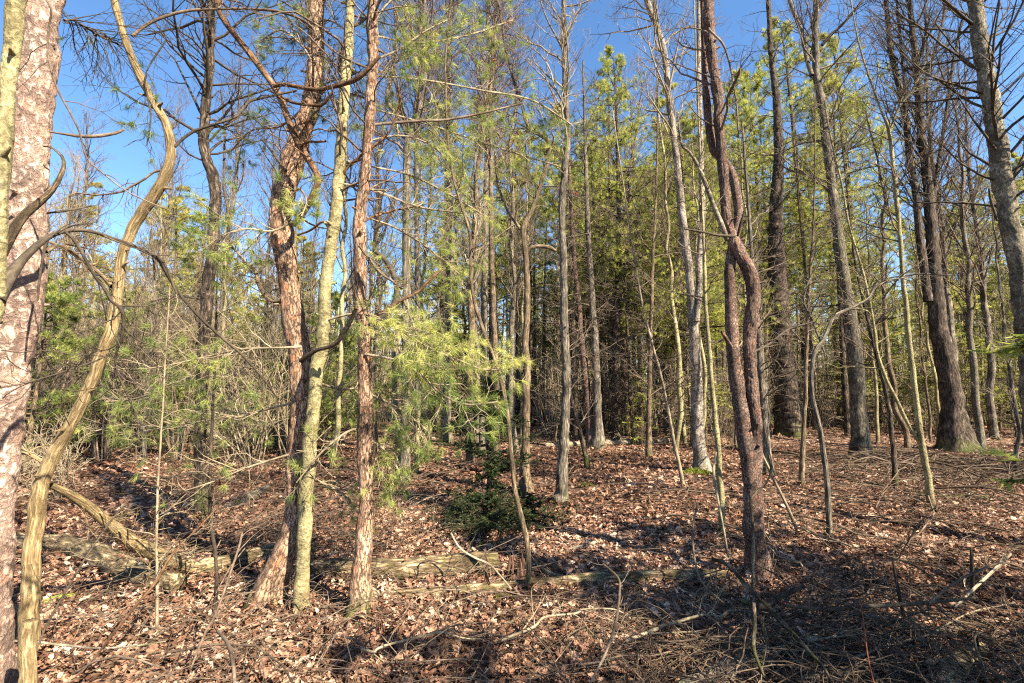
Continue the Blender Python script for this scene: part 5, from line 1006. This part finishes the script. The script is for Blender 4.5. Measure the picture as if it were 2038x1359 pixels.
scatter('bare', 7, -100, 560, 17, 30, .55, .7, 4, 1.5)
scatter('youngpine', 7, 60, 820, 6.8, 13, .7, 1.1, 5, 1.1)
scatter('hemlock', 5, 150, 900, 12, 20, .7, .9, 55, 1.5)
# middle: tall leafless trees, conifers behind
scatter('bare', 13, 520, 1360, 14, 26, .8, 1.05, 6, 1.4)
scatter('bare', 4, 700, 1060, 9, 13, .6, .85, 66, 1.4)
scatter('feather', 4, 1140, 1420, 11.5, 14, .6, .8, 67, 1.8)
scatter('hemlock', 2, 1180, 1440, 11.5, 13, .5, .6, 68, 1.5)
scatter('slim', 16, 1000, 1560, 11, 20, .8, 1.15, 69, .8)
scatter('slim', 24, 640, 1400, 8, 18, .8, 1.2, 7, .9)
scatter('pine', 5, 900, 1240, 18, 26, .7, .85, 8, 2.0)
scatter('pole', 46, 900, 1460, 13, 38, .75, 1.05, 9, .8)
scatter('hemlock', 4, 840, 1150, 14, 24, .7, 1.1, 10, 1.3)
# right: dense conifers
scatter('feather', 4, 1480, 1720, 15.5, 19, 1.0, 1.2, 74, 2.0)
scatter('hemlock', 6, 1600, 2150, 13, 18, .9, 1.2, 75, 1.8)
scatter('pine', 7, 1290, 1750, 13, 25, .85, 1.15, 11, 1.6)
scatter('pine', 6, 1700, 2200, 16, 30, .6, .8, 12, 2.0)
scatter('hemlock', 15, 1450, 2200, 12.5, 24, .6, .95, 13, 1.5)
scatter('pole', 22, 1400, 2200, 14, 32, .7, 1.0, 14, 1.2)
scatter('bare', 6, 1700, 2250, 13, 26, .8, 1.0, 15, 1.6)
scatter('slim', 12, 1420, 2150, 7.5, 16, .8, 1.2, 16, .9)
scatter('shrub', 20, 1000, 2100, 12, 22, .6, .9, 17, .9)
# unseen trees added right of and behind the camera to shade the foreground
for (x, y, kd, v, s, lb) in [(11.5, -5, 'bare', 1, .8, 'tall leafless tree'), (3.6, 1.7, 'hemlock', 1, 1.0, 'nearest hemlock'), (4.5, .8, 'hemlock', 0, .85, 'second hemlock'), (3.7, -.6, 'hemlock', 0, .9, 'third hemlock'), (5.6, 1.9, 'hemlock', 1, 1.15, 'fourth hemlock'), (14, 4.4, 'bare', 3, .8, 'second leafless tree')]:
    o = place(kd, 1019, 5, s, v=v); o.location = (x, y, float(gh(x, y))); BG.pop(); o['label'] = lb + ' added beyond the right edge to shade the leaves'; o['category'] = 'tree'; o['group'] = 'unseen trees added for shade'
for kd, lst in PR.items():
    for i, o in enumerate(lst):
        if (kd, i) not in USED:
            for ch in list(o.children): bpy.data.objects.remove(ch)
            bpy.data.objects.remove(o)
# describe every background tree by the traced tree it stands behind and its order in depth
ORD = ['nearest', 'second nearest', 'third nearest', 'fourth nearest', 'fifth nearest', 'sixth nearest', 'seventh nearest', 'eighth nearest', 'ninth nearest', 'tenth nearest', 'eleventh nearest', 'twelfth nearest', 'thirteenth nearest', 'fourteenth nearest', 'fifteenth nearest', 'sixteenth nearest']
groups = {}
HP = [(h[0], h[1]) for h in HEROES if h[1]]
for (kd, px, Y, o) in BG:
    hx, ph = min(HP, key=lambda h: abs(h[0] - px)); side = 'left' if px < hx else 'right'
    groups.setdefault((kd, ph, side), []).append((Y, o))
for (kd, ph, side), lst in groups.items():
    lst.sort(key=lambda a: a[0]); d, cat, grp = DESC[kd]
    for i, (Y, o) in enumerate(lst):
        pre = (ORD[min(i, len(ORD) - 1)] + ' ') if len(lst) > 1 else ''
        o['label'] = f'{pre}{d} behind, {side} of {ph}'; o['category'] = cat; o['group'] = grp

# ------------------------------------------------------------------ far-off wood closing the view
rng = np.random.default_rng(900); g = Geo(); n = 2300
Y = rng.uniform(32, 90, n); X = (rng.random(n) * 2 - 1) * (Y * 1.35 + 6); H = rng.uniform(7, 12, n) * (1 + .15 * (X > 0)); r = rng.uniform(.05, .13, n)
t = np.linspace(0, 1, 5); P = np.stack([X[:, None] + rng.normal(size=(n, 5)) * .12, Y[:, None] + rng.normal(size=(n, 5)) * .12, gh(X, Y)[:, None] - .1 + H[:, None] * t[None]], -1); R = r[:, None] * (1.05 - t[None] ** .8 * .9)
g.tubes(P, R, 5, rng=rng); a, ra = sprout(P, R, 12, .12, 1, .8, H * .16, 5, .05, .12, .4, .014, .3, rng); g.tubes(a, ra, 3, rng=rng)
b2, rb2 = sprout(a, ra, 3, .3, 1, .8, plen(a) * .5, 4, .05, .12, .6, .011, .3, rng); g.tubes(b2, rb2, 3, rng=rng)
tag(g.build('distant_woods', M['twig_pale']), kind='stuff')
g = Geo(); sel = rng.random(len(a)) < np.where(np.repeat(X, 12) > 3, .55, .4); q = a[sel]
g.tufts(q[:, -1], unit(q[:, -1] - q[:, -2]), 12, .75, .11, .9, 0, rng); tag(g.build('distant_foliage', M['needle_bg']), kind='stuff')
# low far brush
g = Geo(); n = 9000; Y = rng.uniform(17, 60, n); X = (rng.random(n) * 2 - 1) * (Y * 1.3 + 4); hgt = rng.uniform(.6, 2.2, n); a = rng.random(n) * 6.283; t = np.linspace(0, 1, 5)
P = np.stack([X[:, None] + np.cos(a)[:, None] * t * hgt[:, None] * .3, Y[:, None] + np.sin(a)[:, None] * t * hgt[:, None] * .3, gh(X, Y)[:, None] + hgt[:, None] * t], -1) + rng.normal(size=(n, 5, 3)) * .03
R = .008 * (1.1 - t)[None].repeat(n, 0); g.tubes(P, R, 3, rng=rng); a, ra = sprout(P, R, 4, .2, 1, .7, hgt * .35, 4, .03, .1, .7, .004, .3, rng); g.tubes(a, ra, 3, rng=rng)
tag(g.build('distant_brush', M['twig_pale']), kind='stuff')
